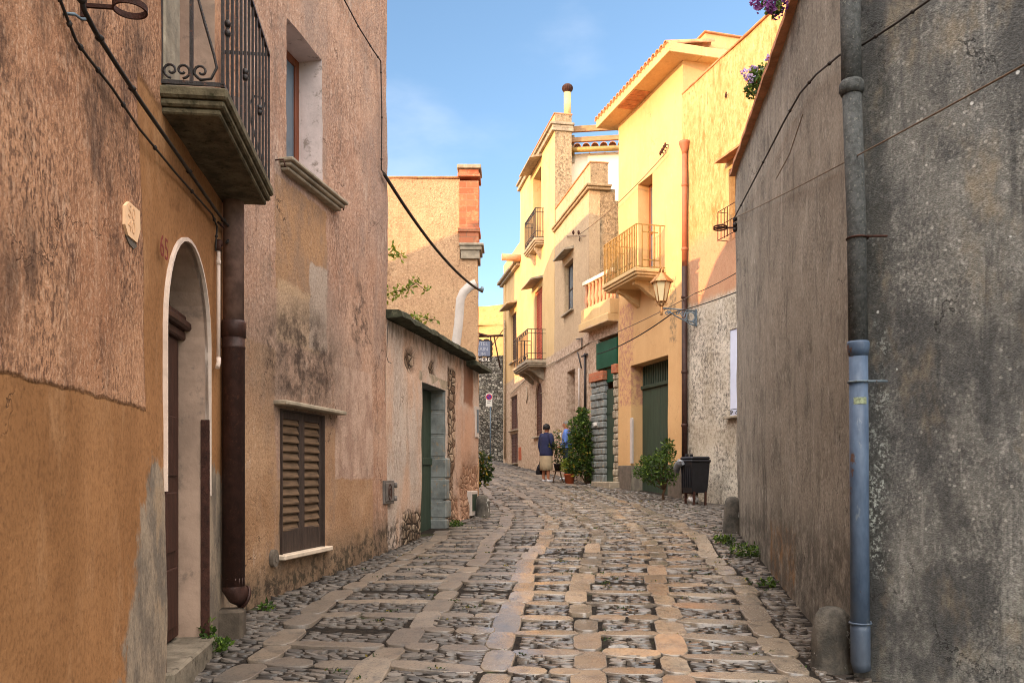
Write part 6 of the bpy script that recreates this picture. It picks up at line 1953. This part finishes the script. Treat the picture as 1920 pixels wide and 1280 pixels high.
def person(name_label, M, S, hair, skin, woman, head_turn):
    """one continuous body plus hair and clothing; faces local +y, z up, S = stature scale (1 = 1.60 m)"""
    T = Thing('person', name_label, 'person', M)
    st = .075 if woman else .09
    arm_l = dict(sh=(-.175, 0, 1.30), el=(-.235, -.02, 1.03), wr=(-.225, .03, .80)) if woman else dict(sh=(-.185, 0, 1.32), el=(-.23, -.02, 1.05), wr=(-.16, .16, .92))
    arm_r = dict(sh=(.175, 0, 1.30), el=(.25, .0, 1.04), wr=(.16, .17, .95)) if woman else dict(sh=(.185, 0, 1.32), el=(.23, -.03, 1.05), wr=(.22, .02, .82))
    n = {}
    n['pel'] = (0, 0, .86, .15, .11); n['wai'] = (0, 0, 1.02, .145, .105); n['che'] = (0, 0, 1.2, .15, .105); n['nkb'] = (0, .0, 1.335, .075, .065); n['nk'] = (0, .015, 1.395, .052, .052)
    n['hd1'] = (0, .03, 1.455, .068, .078); n['hd2'] = (0, .025, 1.515, .076, .092); n['hd3'] = (0, .02, 1.565, .062, .076)
    E = [('pel', 'wai'), ('wai', 'che'), ('che', 'nkb'), ('nkb', 'nk'), ('nk', 'hd1'), ('hd1', 'hd2'), ('hd2', 'hd3')]
    for s, A in (('l', arm_l), ('r', arm_r)):
        sx = -1 if s == 'l' else 1
        n['sh' + s] = (*A['sh'], .06, .06); n['el' + s] = (*A['el'], .042, .042); n['wr' + s] = (*A['wr'], .028, .024)
        d = (Vector(A['wr']) - Vector(A['el'])).normalized(); w = Vector(A['wr'])
        pm = w + d * .06; n['pm' + s] = (*pm, .036, .018)
        E += [('che', 'sh' + s), ('sh' + s, 'el' + s), ('el' + s, 'wr' + s), ('wr' + s, 'pm' + s)]
        ax = Vector((0, 1, 0)) if abs(d.z) > .5 else Vector((0, 0, 1))
        nrm = d.cross(ax).normalized(); curl = nrm * (-sx)
        for k, (o, l) in enumerate(((-.027, .068), (-.009, .078), (.009, .074), (.026, .058))):
            a = pm + ax * o + d * .025; b = a + d * l * .5 + curl * .008; c = b + d * l * .4 + curl * .03
            for q, p, r in (('a', a, .0095), ('b', b, .009), ('c', c, .0075)): n[f'f{s}{k}{q}'] = (*p, r, r)
            E += [('pm' + s, f'f{s}{k}a'), (f'f{s}{k}a', f'f{s}{k}b'), (f'f{s}{k}b', f'f{s}{k}c')]
        a = w + d * .03 + ax * .032; b = a + ax * .022 + d * .025 + curl * .01; c = b + d * .03 + curl * .012
        for q, p, r in (('a', a, .011), ('b', b, .010), ('c', c, .008)): n[f't{s}{q}'] = (*p, r, r)
        E += [('wr' + s, f't{s}a'), (f't{s}a', f't{s}b'), (f't{s}b', f't{s}c')]
        n['hp' + s] = (sx * .085, 0, .80, .095, .095); n['kn' + s] = (sx * st * 1.15, .015, .45, .06, .06); n['cf' + s] = (sx * st * 1.2, -.01, .30, .054, .056); n['an' + s] = (sx * st * 1.25, -.015, .085, .036, .038)
        n['bl' + s] = (sx * st * 1.45, .10, .035, .042, .028); n['to' + s] = (sx * st * 1.5, .16, .028, .032, .02)
        E += [('pel', 'hp' + s), ('hp' + s, 'kn' + s), ('kn' + s, 'cf' + s), ('cf' + s, 'an' + s), ('an' + s, 'bl' + s), ('bl' + s, 'to' + s)]
    # head turned on the neck
    c, s_ = math.cos(head_turn), math.sin(head_turn)
    body = skin_body('body', n, E, 'pel', skin, T.o); bake(body)
    me = body.data
    hc = Vector((0, .025, 1.5))
    m = MB()
    # face: nose, brow, eyes, mouth, ears modelled as a thin piece of the head
    for v in me.vertices: v.co *= 1
    def face_pts():
        for sx in (-1, 1):
            m.lathe([(.002, -.012), (.011, -.006), (.012, .002), (.004, .010)], (sx * .030, .108, 1.515), 8, sy=.5)
            m.lathe([(.004, -.032), (.016, -.02), (.018, .005), (.012, .024), (.003, .03)], (sx * .080, .015, 1.5), 8, sx=.45)
        m.tube([(0, .112, 1.518), (0, .128, 1.490), (0, .130, 1.480), (0, .114, 1.474)], [.008, .011, .013, .008], 8)
        m.tube([(-.024, .104, 1.452), (0, .112, 1.454), (.024, .104, 1.452)], [.004, .008, .004], 6)
        for sx in (-1, 1): m.tube([(sx * .012, .112, 1.536), (sx * .045, .100, 1.536)], .005, 5)
    face_pts()
    # hair as a close cap with some volume
    h = MB(); nu, nv = 30, 14; top = .105 if woman else .088
    for j in range(nv + 1):
        ph = PI * .02 + PI * .60 * j / nv
        for i in range(nu):
            a = 2 * PI * i / nu; back = -math.sin(a)
            low = ph * (1 if back > -.35 else .62)
            R = (top + .016 * mnoise.noise((math.cos(a) * 3, math.sin(a) * 3, j * .5)) + .014 * mnoise.noise((math.cos(a) * 9, math.sin(a) * 9, j * 1.3))) * (1.0 + (.06 if woman else 0))
            h.v.append((R * math.sin(low) * math.cos(a) * .88, .018 + R * 1.08 * math.sin(low) * math.sin(a), 1.512 + R * 1.05 * math.cos(low)))
    for j in range(nv):
        for i in range(nu): h.face((j * nu + i, (j + 1) * nu + i, (j + 1) * nu + (i + 1) % nu, j * nu + (i + 1) % nu), 0, True)
    h.face(list(range(nu)), 0, True)
    rot = lambda p: (hc.x + (p[0] - hc.x) * c - (p[1] - hc.y) * s_, hc.y + (p[0] - hc.x) * s_ + (p[1] - hc.y) * c, p[2])
    m.v = [rot(p) for p in m.v]; h.v = [rot(p) for p in h.v]
    T.part('face', m, skin, body); T.part('hair', h, hair)
    # jumper / shirt: a loose loft round the trunk with set-in sleeves
    top_ = MB(); nu = 26; q = 1.0 if woman else .88
    rings = [(.735 if woman else .80, .200, .160), (.745 if woman else .81, .206, .166), (.84, .207, .165), (.93, .200, .158), (1.02, .188, .146), (1.12, .190, .143), (1.22, .196, .138), (1.285, .182, .118), (1.33, .135, .095), (1.362, .082, .074), (1.385, .062, .064), (1.388, .050, .052)]
    for z, rx, ry in rings:
        for i in range(nu):
            t = 2 * PI * i / nu; f = 1 + .035 * mnoise.noise((math.cos(t) * 2.2, math.sin(t) * 2.2, z * 7)) * (1 if z < 1.3 else .3)
            top_.v.append((rx * q * f * math.cos(t), .005 + ry * q * f * math.sin(t), z))
    for j in range(len(rings) - 1):
        for i in range(nu): top_.face((j * nu + i, j * nu + (i + 1) % nu, (j + 1) * nu + (i + 1) % nu, (j + 1) * nu + i), 0, True)
    for s in 'lr':
        sx = -1 if s == 'l' else 1
        A, B_e, W_r = (Vector(n[k + s][:3]) for k in ('sh', 'el', 'wr'))
        P = [Vector((sx * .10, 0, 1.30)), A + Vector((-sx * .02, 0, .005)), A.lerp(B_e, .25), A.lerp(B_e, .6), A.lerp(B_e, .92), B_e.lerp(W_r, .12), B_e.lerp(W_r, .45), B_e.lerp(W_r, .80), B_e.lerp(W_r, .86)]
        top_.tube(P, [r_ * (1 if woman else .88) for r_ in (.062, .078, .078, .068, .060, .060, .053, .046, .040)], 14)
    T.part('jumper' if woman else 'shirt', top_, M_navy if woman else M_shirt)
    if woman:
        sk = MB(); pr = [(.13, .86), (.186, .80), (.196, .70), (.200, .60), (.202, .50), (.200, .335), (.190, .330), (.180, .5)]
        nu = 28
        for r_, z in pr:
            for i in range(nu):
                a = 2 * PI * i / nu; f = 1 + (.05 * math.sin(a * 5) + .03 * math.sin(a * 9 + 1)) * max(0, (.85 - z)) * 1.6
                sk.v.append((r_ * f * math.cos(a), r_ * f * .78 * math.sin(a), z))
        for j in range(len(pr) - 1):
            for i in range(nu): sk.face((j * nu + i, j * nu + (i + 1) % nu, (j + 1) * nu + (i + 1) % nu, (j + 1) * nu + i), 0, True)
        T.part('skirt', sk, M_beige)
    else:
        t = {k: n[k] for k in ('pel', 'hpl', 'hpr', 'knl', 'knr', 'anl', 'anr')}
        t = {k: (v[0], v[1], v[2], v[3] + .018, v[4] + .018) for k, v in t.items()}
        bake(skin_body('trousers', t, [('pel', 'hpl'), ('pel', 'hpr'), ('hpl', 'knl'), ('hpr', 'knr'), ('knl', 'anl'), ('knr', 'anr')], 'pel', M_trous, T.o))
    for s in 'lr':
        A, Bb, To = n['an' + s], n['bl' + s], n['to' + s]
        m = MB(); m.tube([(A[0], A[1] - .045, .03), (A[0], A[1] - .02, .04), (Bb[0], Bb[1], .036), (To[0], To[1], .03), (To[0], To[1] + .03, .024)], [.03, .042, .048, .038, .012], 10)
        T.part('shoe', m, M_shoe)
    return T, n


p = ground_pt(1024, 23.5)
th = math.radians(-48)      # she faces up the street towards the doorway, back to us
Mw = Matrix.Translation(p) @ Matrix.Rotation(th, 4, 'Z') @ Matrix.Scale(.985, 4)
TW, nw = person('woman with short black hair in navy jumper and beige skirt, back turned', Mw, 1, M_hairk, M_skin, True, math.radians(8))
# handbag hanging from her left hand
hand = Vector(nw['wrl'][:3]) + Vector((0, .03, -.09))
T = Thing('handbag', 'black leather handbag hanging from the hand of the woman in navy', 'handbag', Mw @ Matrix.Translation(hand))
m = MB(); v = []
for z, w, d in ((-.50, .165, .065), (-.46, .175, .075), (-.32, .16, .06), (-.215, .12, .03)):
    v += [(-d, -w, z), (d, -w, z), (d, w, z), (-d, w, z)]
m.add(v, [(0, 3, 2, 1)] + [(4 * l + k, 4 * l + (k + 1) % 4, 4 * l + 4 + (k + 1) % 4, 4 * l + 4 + k) for l in range(3) for k in range(4)] + [(12, 13, 14, 15)])
T.part('bag_body', m, M_leather)
m = MB()
for x in (-.028, .028): m.tube([(x, -.085, -.24), (x, -.055, -.08), (x * .4, -.02, .012), (x * .4, .02, .012), (x, .055, -.08), (x, .085, -.24)], .008, 6)
T.part('handle', m, M_leather)
p = ground_pt(1063, 24.2)
Mm = Matrix.Translation(p) @ Matrix.Rotation(math.radians(78), 4, 'Z') @ Matrix.Scale(1.05, 4)
person('grey haired man in blue shirt standing half hidden behind the bush', Mm, 1, M_hairg, M_skin, False, math.radians(10))
SKY_FILL = 16.0
# ------------------------------------------------------------------ light, sky, camera
SUN_EL = math.radians(10.0); to_sun = Vector((-1.6, -1.0, 0)).normalized()
az = math.atan2(to_sun.x, to_sun.y)
world = bpy.data.worlds.new('World'); sc.world = world; world.use_nodes = True
nt = world.node_tree; bg = nt.nodes['Background']
sky = nt.nodes.new('ShaderNodeTexSky'); sky.sky_type = 'NISHITA'; sky.sun_disc = False
sky.sun_elevation = SUN_EL; sky.sun_rotation = az % (2 * PI); sky.altitude = 700; sky.air_density = 1.0; sky.dust_density = .15; sky.ozone_density = 1.8
# a little thin cloud low in the sky
tc = nt.nodes.new('ShaderNodeTexCoord'); mp = nt.nodes.new('ShaderNodeMapping'); mp.inputs['Scale'].default_value = (2.2, 2.2, 5)
nz = nt.nodes.new('ShaderNodeTexNoise'); nz.inputs['Scale'].default_value = 1.6; nz.inputs['Detail'].default_value = 6
mr = nt.nodes.new('ShaderNodeMapRange'); mr.interpolation_type = 'SMOOTHSTEP'
for i, v in enumerate((.54, .80, 0, .3)): mr.inputs[i + 1].default_value = v
mx = nt.nodes.new('ShaderNodeMix'); mx.data_type = 'RGBA'
nt.links.new(tc.outputs['Generated'], mp.inputs[0]); nt.links.new(mp.outputs[0], nz.inputs['Vector']); nt.links.new(nz.outputs[0], mr.inputs[0])
nt.links.new(mr.outputs[0], mx.inputs[0]); nt.links.new(sky.outputs[0], mx.inputs[6]); mx.inputs[7].default_value = (3.6, 3.7, 4.1, 1)
# warm fill glow added overhead, tilted behind the camera, to lift the shaded walls
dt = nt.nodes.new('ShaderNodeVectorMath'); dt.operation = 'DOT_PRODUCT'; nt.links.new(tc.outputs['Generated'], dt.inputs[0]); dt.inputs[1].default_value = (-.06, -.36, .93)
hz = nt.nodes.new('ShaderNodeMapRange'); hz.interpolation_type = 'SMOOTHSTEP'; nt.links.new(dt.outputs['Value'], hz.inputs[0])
for i, v in enumerate((.20, 1.0, 0, SKY_FILL)): hz.inputs[i + 1].default_value = v
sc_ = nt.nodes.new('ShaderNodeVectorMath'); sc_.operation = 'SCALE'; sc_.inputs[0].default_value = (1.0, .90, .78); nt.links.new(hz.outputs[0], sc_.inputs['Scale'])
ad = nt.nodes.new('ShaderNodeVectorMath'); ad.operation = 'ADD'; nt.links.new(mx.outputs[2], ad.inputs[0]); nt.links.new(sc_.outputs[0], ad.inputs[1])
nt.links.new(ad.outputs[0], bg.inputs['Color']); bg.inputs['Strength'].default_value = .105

sl = bpy.data.lights.new('sun', 'SUN'); sl.energy = 2.4; sl.angle = math.radians(.5); sl.color = (1.0, .57, .26)
so = bpy.data.objects.new('sun', sl); COL.objects.link(so)
so.location = (-20, -15, 12)
dirv = -(to_sun * math.cos(SUN_EL) + Vector((0, 0, math.sin(SUN_EL))))
so.rotation_euler = dirv.to_track_quat('-Z', 'Y').to_euler()

cam = bpy.data.cameras.new('camera'); co = bpy.data.objects.new('camera', cam); COL.objects.link(co)
co.location = (0, 0, EYE); co.rotation_euler = (PI / 2, 0, 0)
cam.sensor_fit = 'HORIZONTAL'; cam.sensor_width = 36; cam.lens = 36 * F / 1920
cam.shift_y = (HV - 640) / 1920; cam.clip_start = .05; cam.clip_end = 1000
sc.camera = co
sc.view_settings.view_transform = 'Standard'; sc.view_settings.look = 'None'; sc.view_settings.exposure = 1.85; sc.view_settings.gamma = 1
sc.cycles.use_denoising = True; sc.cycles.pixel_filter_type = 'BLACKMAN_HARRIS'; sc.cycles.filter_width = 1.0; sc.cycles.use_adaptive_sampling = True; sc.cycles.adaptive_threshold = .01; sc.cycles.max_bounces = 8; sc.cycles.diffuse_bounces = 4; sc.cycles.sample_clamp_indirect = 8
